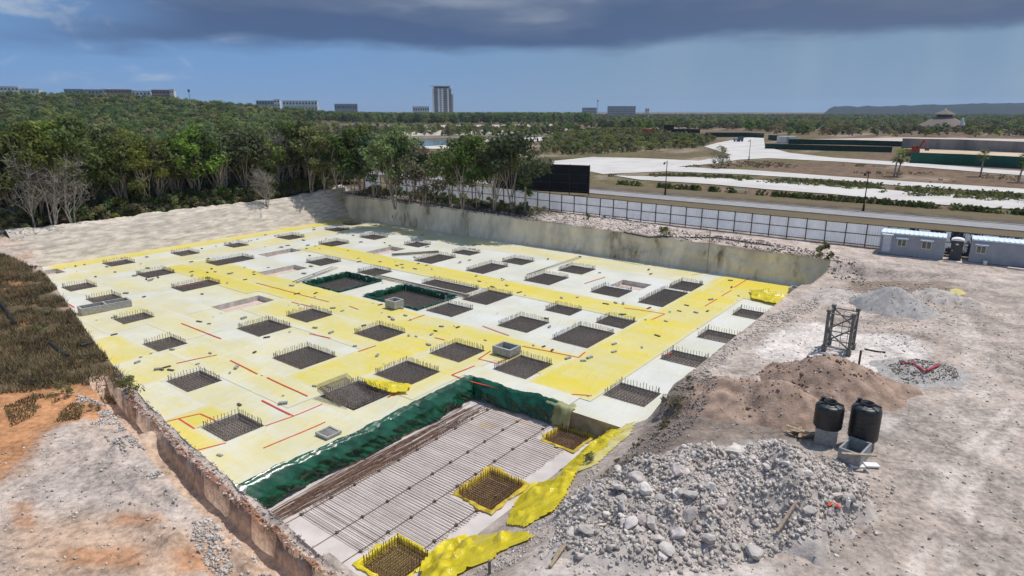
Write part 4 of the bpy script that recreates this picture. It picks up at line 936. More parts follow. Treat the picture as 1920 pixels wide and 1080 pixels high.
pole('pipe', [(1687, 690), (1710, 697), (1733, 710)], .055, 'redpipe', 'longer red plastic pipe lying on the grey stones', 'pipe', .06)
pole('pipe', [(1735, 709), (1760, 695)], .055, 'redpipe', 'shorter red plastic pipe lying on the grey stones', 'pipe', .1)
pole('pipe', [(1621, 657), (1640, 660), (1660, 662)], .05, 'black', 'short black pipe lying on white marl by the mast section', 'pipe')
pole('hose', [(1135, 875), (1140, 862), (1152, 860), (1165, 868), (1185, 885)], .03, 'black', 'black hose loop lying at the left end of the rubble heap', 'hose', .1)
pole('plank', [(1031, 1060), (1060, 1024)], .055, 'wood', 'longer of two round timber poles lying in front of the rubble heap', 'timber pole')
pole('plank', [(1037, 1043), (1053, 1027)], .05, 'wood', 'shorter of two round timber poles lying in front of the rubble heap', 'timber pole')
pole('plank', [(1455, 1017), (1487, 990)], .06, 'wood', 'flat weathered board on the right foot of the rubble heap', 'board', .08, 4)
def stake(px, py, h, r, m, lab, lean=(.0, .0)):
    p = P(px, py, 0); z = top(p.x, p.y); tag(MB().tube([(0, 0, -.2), (lean[0], lean[1], h)], r, 8).build('post', M[m], None, (p.x, p.y, z)), lab, 'post')
stake(1606, 712, .85, .05, 'wood_dark', 'dark wooden post stuck in the brown sand heap')
p = G(918, 1076); tag(MB().tube([(0, 0, -.1), (0, 0, .5)], .055, 8).build('post', M['steel_grey'], None, p), 'grey steel post standing at the bottom edge by the yellow film', 'post')
p = P(1553, 980, 0); t = tag(MB().box((0, 0, .0), (.30, .09, .02), Matrix.Rotation(.5, 3, 'Z')).box((.18, -.1, 0), (.09, .22, .02)).build('red_scrap', M['red'], None, (p.x, p.y, top(p.x, p.y) + .10)), 'red plastic scrap on the right flank of the rubble heap', 'scrap')
p = P(1586, 968, 0); tag(MB().lathe([(.001, 0), (.07, 0), (.07, .22), (.03, .26), (.03, .3), (.001, .3)], 10).build('bottle', M['white'], None, (p.x, p.y, top(p.x, p.y) + .06)), 'pale plastic bottle at the right foot of the rubble heap', 'bottle')
# dark pipes on the grassy slope
for a, b, lab in (((0, 568), (30, 610), 'dark pipe lying in dry grass at the left edge'), ((94, 647), (128, 672), 'dark pipe lying in dry grass near the sheet edge'), ((152, 652), (177, 646), 'dark timber sticking out of the grass over the sheet')):
    pa, pb = G(*a), G(*b); e_ = pb - pa; tag(MB().tube([(0, 0, 0), e_], .09, 8).build('pipe', M['black'], None, pa + Vector((0, 0, .14))), lab, 'pipe')
p = P(733, 420, FZ); tag(MB().tube([(0, 0, 0), (.42, -.1, 1.15)], .1, 8).build('pipe', M['black'], None, (p.x, p.y, FZ + .1)), 'black pipe leaning against the shaded earth wall', 'pipe')
pa = P(1338, 505, FZ); pt = P(1346, 430, .1); t_ = MB().tube([(0, 0, 0), (0.05, .1, 4.4)], .05, 8); tag(t_.build('pole', M['wood'], None, (*w2(uv(pa.x, pa.y)[0], 61.35), FZ)), 'tall thin rusty pole standing against the earth wall', 'pole')
hw = [G(a, b) + Vector((0, 0, .07)) for a, b in ((1170, 437), (1185, 440), (1215, 446), (1245, 445), (1290, 446), (1340, 447), (1400, 455), (1450, 462))]
tag(MB().tube([q - hw[0] for q in hw], .07, 7).build('hose', M['black'], None, hw[0]), 'long black hose lying along the top of the earth wall', 'hose')

# ------------------------------------------------------------------ site fence: panels, posts, rails
def vf(u): return 67.6 + .040 * (u + 81)
fe = thing('site_fence', 'long white corrugated sheet fence on dark steel posts behind the pit', 'fence')
BAYW = 1.83
def corr(wd, h, m, n=8):
    vs = []; fs = []; k = n * 4
    for i in range(k + 1):
        x = -wd / 2 + wd * i / k; y = .028 if (i % 4) in (1, 2) else 0.
        vs += [(x, y, 0), (x, y, h)]
    for i in range(k): fs.append((2 * i, 2 * i + 2, 2 * i + 3, 2 * i + 1))
    return MB().add(vs, fs).mesh(m, name='panel')
pan = corr(BAYW - .05, 2.15, M['fence_panel']); pano = corr(BAYW - .05, 2.15, M['fence_old'])
pst = MB().box((0, -.07, 1.16), (.085, .085, 2.32)).mesh(M['fence_frame'], name='post'); ral = MB().box((0, -.045, 0), (BAYW - .09, .05, .07)).mesh(M['fence_frame'], name='rail')
u_ = -81.5; i = 0
while u_ < 22:
    x_, y_ = w2(u_, vf(u_)); x2, y2 = w2(u_ + BAYW, vf(u_ + BAYW)); rz = math.atan2(y2 - y_, x2 - x_); z_ = zg(x_, y_) - .02; z2 = zg(x2, y2) - .02; mx_, my_, mz_ = (x_ + x2) / 2, (y_ + y2) / 2, (z_ + z2) / 2
    o = link('post', pst, fe, (x_, y_, z_), rz)
    if random.random() < .3: o.rotation_euler.y = random.uniform(-.03, .03)
    if not (-78.2 < u_ < -75.5):
        link('panel', pano if u_ > -9.5 else pan, fe, (mx_, my_, mz_ + .13), rz)
    for h_ in (.22, 1.25, 2.25): link('rail', ral, fe, (mx_, my_, mz_ + h_), rz)
    u_ += BAYW; i += 1

# ------------------------------------------------------------------ site cabins
def cabin(label, u0, v0, L, Dp, Hh, door, wins, rz=0.):
    x_, y_ = w2(u0, v0); z = zg(*w2(u0 + L / 2, v0)) + .0
    t = thing('site_cabin', label, 'cabin', (x_, y_, z), TH + rz)
    z0, z1 = .16, Hh - .12
    # ribbed walls: front, back, ends
    def rib(name, a, b, face):
        vs = []; fs = []; Lw = (Vector(b) - Vector(a)).length; n = int(Lw / .10); e = (Vector(b) - Vector(a)).normalized(); nn = Vector((e.y, -e.x, 0))
        for i in range(n * 2 + 1):
            q = Vector(a) + e * (Lw * i / (n * 2)); o_ = nn * (.02 if (i // 1) % 2 else 0.); vs += [(q.x + o_.x, q.y + o_.y, z0), (q.x + o_.x, q.y + o_.y, z1)]
        for i in range(n * 2): fs.append((2 * i, 2 * i + 2, 2 * i + 3, 2 * i + 1))
        MB().add(vs, fs).build(name, M['cabin'], t)
    rib('front_wall', (0, 0, 0), (L, 0, 0), 0); rib('end_wall', (L, 0, 0), (L, Dp, 0), 0); rib('back_wall', (L, Dp, 0), (0, Dp, 0), 0); rib('end_wall', (0, Dp, 0), (0, 0, 0), 0)
    fr = MB()
    for q in ((0, 0), (L, 0), (L, Dp), (0, Dp)): fr.box((q[0], q[1], Hh / 2 + .02), (.10, .10, Hh - .2))
    fr.box((L / 2, 0, .12), (L - .12, .08, .12)).box((L / 2, Dp, .12), (L - .12, .08, .12)).box((0, Dp / 2, .12), (.08, Dp - .12, .12)).box((L, Dp / 2, .12), (.08, Dp - .12, .12)); fr.build('frame', M['cabin'], t)
    rf = MB(); n = int(L / .35)
    vs = []; fs = []
    for i in range(n * 4 + 1):
        x = -.06 + (L + .12) * i / (n * 4); zz = Hh - .02 + (.035 if i % 4 == 1 else 0); vs += [(x, -.10, zz - .02), (x, Dp / 2, zz + .06), (x, Dp + .10, zz - .02)]
    for i in range(n * 4): fs += [(3 * i, 3 * i + 3, 3 * i + 4, 3 * i + 1), (3 * i + 1, 3 * i + 4, 3 * i + 5, 3 * i + 2)]
    r_ = rf.add(vs, fs).build('roof', M['cabin_roof'], t)
    MB().box((L / 2, -.09, Hh - .09), (L + .12, .03, .10)).build('eave', M['cabin_roof'], r_)
    if door:
        d = MB().box((door[0], -.035, z0 + .92), (door[1], .04, 1.62)).build('door', M['cabin_door'], t)
        for q in (-.3, 0, .3): MB().box((door[0], -.058, z0 + .92 + q * 1.7), (door[1] - .1, .012, .03)).build('door_rib', M['white'], d)
        MB().box((door[0] + door[1] * .36, -.07, z0 + .85), (.03, .04, .12)).build('handle', M['steel_grey'], d)
        MB().box((door[0], -.17, Hh - .20), (door[1] + .28, .26, .05), Matrix.Rotation(R(14), 3, 'X')).build('awning', M['cabin_roof'], t)
    for wx, ww, wh in wins:
        zc = z0 + 1.06
        w_ = MB().box((wx, -.03, zc + wh / 2), (ww, .06, .05)).box((wx, -.03, zc - wh / 2), (ww, .06, .05)).box((wx - ww / 2, -.03, zc), (.05, .06, wh - .05)).box((wx + ww / 2, -.03, zc), (.05, .06, wh - .05)).box((wx, -.03, zc), (.05, .05, wh - .05)).build('window', M['cream'], t)
        for s_ in (-1, 1):
            MB().box((wx + s_ * ww / 4, -.035, zc), (ww / 2 - .05, .01, wh - .05)).build('pane', M['glass'], w_)
            for b_ in range(1, 4): MB().box((wx + s_ * ww / 4 + (b_ - 2) * ww / 8, -.05, zc), (.012, .012, wh - .05)).build('window_bar', M['white'], w_)
        MB().box((wx, -.16, zc + wh / 2 + .16), (ww + .3, .30, .03), Matrix.Rotation(R(20), 3, 'X')).build('awning', M['cabin_roof'], t)
    for bx in (.4, L * .35, L * .65, L - .4): MB().box((bx, .25, .04), (.35, .3, .12)).build('foot_block', M['block'], t)
    return t
cabin('grey site cabin with door and two windows beside the portable toilet', -8.5, 67.85, 5.0, 2.2, 2.12, (.52, .66), [(1.72, .68, .62), (3.65, .72, .66)], R(3))
cabin('grey site cabin cut off by the right edge with one window', -1.55, 68.55, 6.5, 2.1, 2.12, None, [(.72, .68, .62)], R(3))
# portable toilet
x_, y_ = w2(-2.6, 68.45); z_ = zg(x_, y_); t = thing('portable_toilet', 'dark grey portable toilet with white domed roof between the cabins', 'toilet', (x_, y_, z_), TH + R(2))
MB().box((0, .45, .06), (.92, .92, .12)).build('base', M['toilet'], t)
bd = MB()
for (cx, cy, dx, dy) in ((-.43, .45, .06, .88), (.43, .45, .06, .88), (0, .88, .80, .05)): bd.box((cx, cy, .98), (dx, dy, 1.72))
bd.build('wall', M['toilet'], t)
d = MB().box((0, .03, .98), (.78, .05, 1.70)).build('door', M['toilet'], t); MB().box((.0, -.002, 1.52), (.22, .012, .14)).build('door_sign', M['cream'], d); MB().box((-.30, -.01, .95), (.05, .03, .10)).build('latch', M['white'], d)
vs = []; fs = []
for i in range(13):
    a = math.pi * i / 12; vs += [(-.5 * math.cos(a), -.06, 1.84 + .20 * math.sin(a)), (-.5 * math.cos(a), .96, 1.84 + .20 * math.sin(a))]
for i in range(12): fs.append((2 * i, 2 * i + 2, 2 * i + 3, 2 * i + 1))
fs += [tuple(2 * i for i in range(12, -1, -1)), tuple(2 * i + 1 for i in range(13))]
MB().add(vs, fs).build('roof', M['white'], t)
x_, y_ = w2(-2.7, 67.9); tag(MB().box((0, 0, .03), (1.5, .8, .06)).build('toilet_slab', M['concrete_l'], None, (x_, y_, zg(x_, y_) + .01), TH), 'pale concrete slab in front of the portable toilet', 'slab')
p = P(1846, 498, 0); tag(MB().lathe([(.001, .01), (.13, .01), (.16, .32), (.17, .32), (.17, .34), (.14, .34), (.12, .05), (.001, .05)], 14).build('bucket', M['white'], None, (p.x, p.y, zg(p.x, p.y))), 'white bucket standing in front of the right cabin', 'bucket')
p = P(1905, 506, 0); tag(MB().box((0, 0, .06), (1.2, .5, .12)).build('paving_slab', M['concrete_l'], None, (p.x, p.y, zg(p.x, p.y)), TH), 'pale concrete step at the foot of the right cabin', 'step')

# ------------------------------------------------------------------ beyond the fence: roads, tracks, water
ZF = .3
def flat(name, poly, m, lift, z=ZF, sub=None):
    import bmesh
    bm = bmesh.new(); vs = [bm.verts.new((*P(a, b, z)[:2], z + lift)) for a, b in poly]; f = bm.faces.new(vs); bmesh.ops.triangulate(bm, faces=[f]); 
    for f in bm.faces:
        if f.normal.z < 0: f.normal_flip()
    me = bpy.data.meshes.new(name); bm.to_mesh(me); bm.free(); me.materials.append(m); return tag(link(name, me), kind='structure')
def strip(name, u0, u1, v0, v1, m, lift, h=0.):
    n = 60; ua_ = np.linspace(u0, u1, n); rowsv = np.linspace(v0, v1, 6); A, B = np.meshgrid(ua_, rowsv); B = B + .35 * fbm(A / 6, B * 0, 3, int(v0)) * (0 if 'road' in name else 1); x, y = w2(A, B)
    return tag(link(name, grid_mesh(name, x, y, Zg(x, y, False) + lift, m)), kind='structure')
strip('verge', -160, 70, 71.2, 88.0, M['verge'], .05); strip('verge', -160, 70, 92.4, 97.0, M['verge_dark'], .05); strip('verge', -160, 70, 97.0, 102.5, M['verge'], .052)
strip('road', -170, 75, 88.0, 92.4, M['asphalt'], .12)
k1 = MB()
for v_ in (87.95, 92.45):
    a = Vector((*w2(-170, v_), 0)); b = Vector((*w2(75, v_), 0)); c = (a + b) / 2; k1.box((c.x, c.y, ZF + .09), ((b - a).length, .16, .22), Matrix.Rotation(TH, 3, 'Z'))
tag(k1.build('kerb', M['concrete_l']), kind='structure')
flat('marl_track', [(1030, 303), (1110, 295), (1200, 297), (1310, 302), (1372, 291), (1320, 275), (1345, 268), (1400, 258), (1432, 258), (1434, 275), (1480, 287), (1560, 296), (1700, 305), (1920, 322), (2100, 334), (2100, 342), (1920, 330), (1700, 312), (1560, 303), (1440, 297), (1385, 300), (1345, 307), (1270, 313), (1400, 319), (1560, 331), (1700, 341), (1920, 355), (2100, 368), (2100, 378), (1920, 364), (1700, 350), (1560, 338), (1400, 328), (1250, 322), (1130, 327), (1105, 322), (1040, 310)], M['track'], .10)
flat('marl_track', [(1150, 330), (1300, 333), (1400, 337), (1500, 343), (1560, 348), (1700, 360), (1830, 369), (1920, 374), (2080, 388), (2080, 408), (1920, 394), (1800, 388), (1700, 379), (1560, 365), (1440, 356), (1330, 346), (1200, 338)], M['track'], .11)
flat('sand_bank', [(860, 271), (905, 263), (945, 259), (1060, 256), (1085, 259), (1010, 265), (960, 269), (900, 276), (845, 279), (740, 281), (640, 284), (620, 283), (740, 278)], M['track'], .13)
flat('pond', [(640, 272), (700, 267), (800, 264), (880, 260), (940, 258), (900, 264), (860, 270), (800, 274), (700, 278), (640, 281)], M['water'], .09)
flat('sand_flat', [(560, 250), (660, 246), (820, 245), (960, 243), (1095, 241), (1095, 246), (960, 251), (800, 255), (640, 258), (560, 258)], M['far_sand'], .12)
flat('bank_face', [(600, 259), (800, 255.5), (960, 251.5), (1095, 246.5), (1085, 256), (960, 256), (880, 258), (700, 263), (600, 268)], M['far_bank'], .08)
flat('sand_strip', [(540, 219.5), (900, 219), (1080, 221), (1080, 223), (900, 221.5), (540, 222)], M['far_sand'], .2); flat('sand_strip', [(545, 233), (760, 236), (1060, 233), (1060, 237), (760, 240), (545, 238)], M['far_sand'], .2)
flat('sand_flat', [(1490, 262), (1700, 258), (1990, 262), (1990, 270), (1700, 267), (1490, 268)], M['far_sand'], .12)
flat('sand_flat', [(1695, 279), (1920, 288), (2050, 292), (2050, 302), (1920, 297), (1720, 290)], mat('tan_pit_sand', (.55, .42, .29), .15, .1, .95), .16)
M['far_wall'] = mat('far_concrete_wall', (.30, .265, .24), .3, .25, .9, stretch=(1, 1, .3))
def wallrun(name, label, cat, pts, h, m, n=None, post=None, gap=0., zoff=0.):
    """run of flat panels with posts between ground pixels"""
    t = thing(name, label, cat); w_ = [P(a, b, ZF) for a, b in pts]
    for a, b in zip(w_[:-1], w_[1:]):
        e = b - a; L = e.length; k = max(1, int(L / (n or 4))); rz = math.atan2(e.y, e.x); me = MB().box((0, 0, h / 2 + .02), (L / k - .02, .08, h)).mesh(m, name='panel')
        pm = MB().box((0, .09, h / 2 + .03), (.12, .12, h + .06)).mesh(post or M['steel_grey'], name='post')
        for i in range(k):
            c = a + e * ((i + .5) / k); link('panel', me, t, (c.x, c.y, ZF + zoff), rz); c = a + e * (i / k); link('post', pm, t, (c.x, c.y, ZF + zoff), rz)
    return t
wallrun('screen_fence', 'dark green screen fence left of the fan palms behind the white track', 'fence', [(1434, 279), (1560, 283), (1672, 286)], 1.75, M['green_screen'])
wallrun('screen_fence', 'thin far dark green screen fence along the second track', 'fence', [(1478, 270), (1600, 272), (1694, 275)], 1.9, M['green_screen'])
wallrun('screen_fence', 'tall green screen fence at the right edge behind the palms', 'fence', [(1705, 306), (1800, 310), (1920, 317), (2060, 325)], 2.65, mat('green_screen_fence', (.012, .085, .055), .15, .4, .75))
wallrun('screen_fence', 'short dark screen by the track end beside the parked truck', 'fence', [(1322, 257), (1395, 257), (1432, 259)], 2.2, M['green_screen'])
wallrun('screen_fence', 'far left short green screen angled beside the container', 'fence', [(1440, 262), (1475, 266)], 2.2, M['green_screen'])
wallrun('screen_fence', 'low black screen right of the tall black hoarding', 'fence', [(1263, 253), (1312, 254)], 3.2, M['black_screen'])
wallrun('hoarding', 'tall black hoarding beside the orange sign', 'hoarding', [(1244, 252), (1263, 252)], 5.2, M['black_screen'])
wallrun('retaining_wall', 'long grey concrete wall of the far excavation at right', 'wall', [(1690, 278), (1800, 281), (1920, 287), (2080, 294)], 3.4, M['far_wall'], 8)
# black billboard back
pa, pb = P(927, 357, ZF), P(1105, 367, ZF); e = pb - pa; L = e.length
t = thing('billboard', 'large black billboard seen from behind above the white fence', 'billboard', (pa.x, pa.y, zg(pa.x, pa.y)), math.atan2(e.y, e.x))
nb = 5
for i in range(nb):
    w_ = L / nb; MB().box(((i + .5) * w_, 0, 2.55), (w_ - .03, .06, 4.3)).build('panel', M['black_screen'], t); MB().box((i * w_ + .05, -.12, 2.4), (.10, .14, 4.75)).build('post', M['fence_frame'], t)
MB().box((L - .05, -.12, 2.4), (.10, .14, 4.75)).build('post', M['fence_frame'], t)
for z_ in (.7, 1.9, 3.2, 4.6): MB().box((L / 2, -.06, z_), (L, .05, .07)).build('rail', M['fence_frame'], t)
# street lamps
def street_lamp(px, py, h, label):
    p = P(px, py, ZF); t = thing('street_lamp', label, 'street lamp', (p.x, p.y, zg(p.x, p.y) + .05), 0., 'street lamps along the road')
    MB().lathe([(.22, 0), (.22, .12), (.15, .2), (.12, .9), (.14, .95), (.07, 1.05)], 12).build('base', M['black'], t); MB().tube([(0, 0, 1.), (0, 0, h)], [.075, .05], 8).build('pole', M['black'], t)
    MB().tube([(0, 0, h - .25), (-.18, 0, h - .05), (-.42, 0, h - .12)], .035, 6).build('arm', M['black'], t)
    l = MB().lathe([(.03, 0), (.12, -.06), (.18, -.26), (.16, -.30), (.001, -.32)], 10, (-.42, 0, h - .12)).build('lantern', M['black'], t); MB().lathe([(.001, .18), (.05, .1), (.05, 0)], 8, (0, 0, h)).build('finial', M['black'], t)
street_lamp(1247, 366, 5.1, 'black street lamp standing by the hedge right of the billboard'); street_lamp(1618, 398, 5.1, 'black street lamp by the road in front of the fan palms'); street_lamp(1404, 300, 5.2, 'distant dark street lamp in the fork of the white track')

# ------------------------------------------------------------------ plants
def leaves(cent, rad, n, size, rng, flat=.35, up=.25):
    """n leaf quads around blob centres -> V, F"""
    k = rng.integers(0, len(cent), n); d = rng.normal(0, 1, (n, 3)); d /= np.linalg.norm(d, axis=1)[:, None]
    c = cent[k] + d * (rad[k] * rng.uniform(.45, 1.05, n))[:, None] * np.array([1, 1, .75])
    nrm = d + rng.normal(0, .55, (n, 3)) + np.array([0, 0, up]); nrm /= np.linalg.norm(nrm, axis=1)[:, None]
    a = np.cross(nrm, rng.normal(0, 1, (n, 3))); a /= np.linalg.norm(a, axis=1)[:, None] + 1e-9; b = np.cross(nrm, a)
    s = size * rng.uniform(.6, 1.3, n)[:, None]; a = a * s; b = b * s * .6
    V = np.stack([c - a, c - b * .9 + nrm * .02, c + a, c + b * .9 + nrm * .02], 1).reshape(-1, 3)
    return V, np.arange(4 * n).reshape(n, 4)
def tree_parts(seed, h, cr, nblob, nleaf, leaf, m, stems=3, low=.35, bark='bark', bare=False):
    rng = np.random.default_rng(seed); rg = random.Random(seed)
    cent = []; rad = []
    for i in range(nblob):
        an = rg.uniform(0, 6.28); q = rg.random() ** .5; zz = rg.random(); rr = cr * q * (1 - .55 * max(0, zz - .45) / .55)
        cent.append((math.cos(an) * rr, math.sin(an) * rr, h * (low + (.93 - low) * zz))); rad.append(cr * rg.uniform(.26, .46))
    cent = np.array(cent); rad = np.array(rad)
    mb = MB()
    for s in range(stems):
        a = rg.uniform(0, 6.28); b0 = Vector((math.cos(a), math.sin(a), 0)) * (.25 if stems > 1 else 0); tip = Vector((math.cos(a) * cr * .45, math.sin(a) * cr * .45, h * rg.uniform(.72, .9)))
        pts = [b0 * .6 + Vector((0, 0, -.2))]
        for j in range(1, 6): q = b0.lerp(tip, j / 5); q.z = tip.z * j / 5; pts.append(q + Vector((rg.uniform(-.2, .2), rg.uniform(-.2, .2), 0)))
        r0 = h * .0095 * rg.uniform(.8, 1.3) * (1.5 if stems == 1 else 1); mb.tube(pts, [r0 * (1 - .8 * j / 5) for j in range(6)], 5, False)
        for j in range(7 if not bare else 14):
            bi = rg.randrange(len(cent)); k = rg.randrange(1, 5); e = Vector(cent[bi]); st = pts[k]
            if e.z < st.z: e.z = st.z + .4
            md = st.lerp(e, .5) + Vector((0, 0, .2)); mb.tube([st, md, e], [r0 * .5, r0 * .3, r0 * .12], 4, False)
            if bare:
                for w_ in range(9):
                    f = md.lerp(e, rg.uniform(-.4, 1)); d = Vector((rg.uniform(-1, 1), rg.uniform(-1, 1), rg.uniform(.1, 1.3))) * rg.uniform(.5, 1.1); mb.tube([f, f + d * .5 + Vector((rg.uniform(-.1, .1),) * 3), f + d], [r0 * .18, r0 * .14, r0 * .08], 3, False)
    tr = mb.mesh(M[bark], name='trunk')
    V, F = leaves(cent, rad, nleaf, leaf, rng)
    return tr, np_mesh('crown', V, F, m)
def tree(tm, label, group, loc, s, rz):
    t = thing('tree', label, 'tree', loc, rz, group); t.scale = (s, s, s); link('trunk', tm[0], t); link('crown', tm[1], t); return t
TP = [tree_parts(1, 8.2, 2.7, 22, 2300, .21, M['leaf_dark'], 3), tree_parts(2, 8.8, 2.9, 24, 2400, .21, M['leaf_mid'], 4), tree_parts(3, 7.4, 2.5, 20, 1900, .20, M['leaf_pale'], 3), tree_parts(4, 9.2, 2.5, 22, 2200, .21, M['leaf_mid'], 2, .4), tree_parts(5, 7.0, 2.8, 20, 1700, .19, M['leaf_olive'], 4, .3), tree_parts(6, 8., 3.1, 26, 2600, .22, M['leaf_dark'], 2, .45)]
TB = [tree_parts(11, 8.2, 2.2, 26, 170, .14, M['leaf_olive'], 3, .35, 'bark_grey', True), tree_parts(12, 7.4, 2.5, 26, 120, .14, M['leaf_olive'], 4, .3, 'bark_grey', True)]
KIND = ['dense dark green tree', 'mid green broad tree', 'yellow green bushy tree', 'tall slender green tree', 'dry olive tree', 'dark spreading tree']
spots = []
for i in range(46):
    v_ = 13 + i * 1.12 + random.uniform(-.4, .4); u_ = -84.5 - random.random() * 2.2 - (i % 2) * 3.2; spots.append((u_, v_, i))
for u_, v_, i in spots:
    x_, y_ = w2(u_, v_); z_ = zg(x_, y_); px, py, _ = proj(np.array([x_]), np.array([y_]), np.array([z_])); px = float(px[0])
    bare = i in (17, 30, 38)
    if bare: k = i % 2; tm = TB[k]; lab = 'bare grey branched tree at the forest edge'
    else: k = random.choice((0, 1, 1, 1, 2, 2, 3, 3, 5)); tm = TP[k]; lab = KIND[k] + ' at the forest edge'
    lab += ', %s of the edge trees from the left' % (['1st', '2nd', '3rd'] + ['%dth' % q for q in range(4, 60)])[i] if True else ''
    lab = lab.replace('21th', '21st').replace('22th', '22nd').replace('23th', '23rd').replace('31th', '31st').replace('32th', '32nd').replace('33th', '33rd').replace('41th', '41st').replace('42th', '42nd').replace('43th', '43rd')
    if i > 43: tm_s = .8
    else: tm_s = random.uniform(.98, 1.32)
    tree(tm, lab, 'trees along the forest edge', (x_, y_, z_ - .1), tm_s, random.uniform(0, 6.28))
for px, py, k, s, lab in ((742, 388, 1, 1.3, 'spreading tree with pale forked trunk in front of the left fence'), (700, 372, 0, 1.1, 'dark tree at the left end of the white fence'), (662, 366, 3, 1.1, 'dark slender tree at the corner of the pit'), (868, 392, 0, 1.2, 'dark tree in front of the fence left of the palm'), (845, 385, 5, 1., 'low dark tree behind the bigger one before the fence'), (925, 396, 1, 1.1, 'green tree covering the left part of the billboard'), (962, 398, 5, 1.3, 'tall green tree standing before the black billboard'), (795, 384, 4, 1.15, 'thin olive tree between two bigger ones by the fence'), (615, 372, 2, 1.2, 'yellow green tree at the top of the sand bank end'), (640, 362, 0, 1.25, 'dark tree behind the sand bank end'), (590, 372, 3, 1.15, 'slender green tree just left of the sand bank end'), (770, 380, 0, 1.1, 'dark green tree close behind the spreading one'), (720, 366, 5, 1.2, 'broad dark tree beside the fence opening'), (895, 392, 3, 1.05, 'slim green tree between the two dark trees by the fence'), (680, 362, 1, 1.2, 'mid green tree beyond the end of the white fence')):
    p = G(px, py); tree(TP[k], lab, 'trees before the fence', p - Vector((0, 0, .1)), s, random.uniform(0, 6))
for px, py, k, s, lab in ((66, 428, 0, 1.1, 'leftmost bare grey tree in front of the forest edge'), (100, 424, 1, 1.15, 'bare reddish grey tree between two others at the forest edge'), (138, 419, 0, 1.05, 'bare pale trunked tree right of the other bare ones'), (500, 388, 1, .8, 'bare twisted tree before the forest edge near the bank end')):
    p = G(px, py); tree(TB[k], lab, 'bare trees at the forest edge', p - Vector((0, 0, .1)), s, random.uniform(0, 6))
p = P(1350, 316, ZF); tree(TP[4], 'thin sparse tree standing alone at the bend of the white track', None, p, .72, 1.)
# palms
def palm(px, py, h, label, z=ZF, rr=1.3, n=46, lean=.0, fan=True):
    p = G(px, py); t = thing('palm', label, 'palm', p); rg = random.Random(px)
    MB().tube([(0, 0, -.2), (lean * .3, 0, h * .4), (lean, 0, h)], [.19, .15, .14], 8).build('trunk', M['bark'], t)
    vs = []; fs = []
    for i in range(n):
        a = rg.uniform(0, 6.28); el = rg.uniform(-.9, 1.2); c = Vector((math.cos(a) * math.cos(el), math.sin(a) * math.cos(el), math.sin(el)))
        rr_ = rr * 1.25; tip = c * rr_ * rg.uniform(.75, 1.1); side = c.cross(Vector((0, 0, 1))).normalized()
        o_ = Vector((lean, 0, h)); b = o_ + tip * .45
        for q in range(7):
            f = (q - 3) / 3; d = (c + side * f * .95).normalized() * rr * .6 * (1 - .25 * abs(f)) - Vector((0, 0, .22 * rr * rg.random())); w_ = side * .045
            k = len(vs); vs += [b - w_, b + w_, b + d * .6 + w_ * 1.2, b + d, b + d * .6 - w_ * 1.2]; fs.append((k, k + 1, k + 2, k + 3, k + 4))
        k = len(vs); vs += [o_ - side * .02, o_ + side * .02, b + side * .015, b - side * .015]; fs.append((k, k + 1, k + 2, k + 3))
    MB().add(vs, fs).build('crown', M['leaf_mid'], t); return t
palm(985, 400, 3.3, 'fan palm in front of the white fence below the billboard', rr=1.5); palm(1676, 331, 3.9, 'left trunk of the twin fan palms by the white track', rr=1.6, lean=.2); palm(1682, 331, 4.2, 'right trunk of the twin fan palms by the white track', rr=1.6, lean=.6); palm(1838, 331, 4.2, 'fan palm in front of the tall green screen', rr=1.5); palm(1909, 342, 4.0, 'fan palm at the right edge of the picture', rr=1.6, lean=.5)
palm(1044, 279, 4.6, 'distant fan palm right of the pale pond bank', rr=1.6); palm(929, 271, 4.6, 'distant fan palm on the pale pond bank', rr=1.5); palm(1140, 287, 4.4, 'distant fan palm in the scrub behind the white track', rr=1.7); palm(1218, 268, 4.0, 'distant fan palm below the orange sign', rr=1.4)
# shrub prototypes that also stand as things
SH = [tree_parts(21, 1.6, .95, 9, 420, .12, M['leaf_mid'], 3, .2), tree_parts(22, 1.3, 1.05, 9, 380, .12, M['leaf_pale'], 3, .15), tree_parts(23, 1.2, 1.1, 9, 320, .11, M['leaf_olive'], 4, .15)]
def shrub(px, py, k, s, label):
    p = G(px, py); t = thing('shrub', label, 'shrub', p - Vector((0, 0, .05)), random.uniform(0, 6)); t.scale = (s, s, s); link('stem', SH[k][0], t); c = link('foliage', SH[k][1], t); return t, c
_, C0 = shrub(1544, 486, 0, .95, 'leafy green shrub on the edge of the earth wall'); _, C3 = shrub(240, 738, 1, .62, 'small green bush on the ridge beside the trench'); _, C2 = shrub(1108, 868, 2, .42, 'small sparse bush at the yard edge by the yellow film')
shrub(1245, 443, 1, .75, 'low green bush on top of the earth wall by the hose'); shrub(1100, 412, 0, .5, 'small green bush at the foot of the fence'); _, C1 = shrub(1172, 404, 0, .5, 'dark little bush against the fence'); shrub(115, 742, 2, .55, 'dry twiggy bush on the orange soil'); shrub(175, 770, 2, .3, 'dark low weed beside the trench'); shrub(1260, 760, 2, .5, 'sparse weed at the yard edge of the pit')
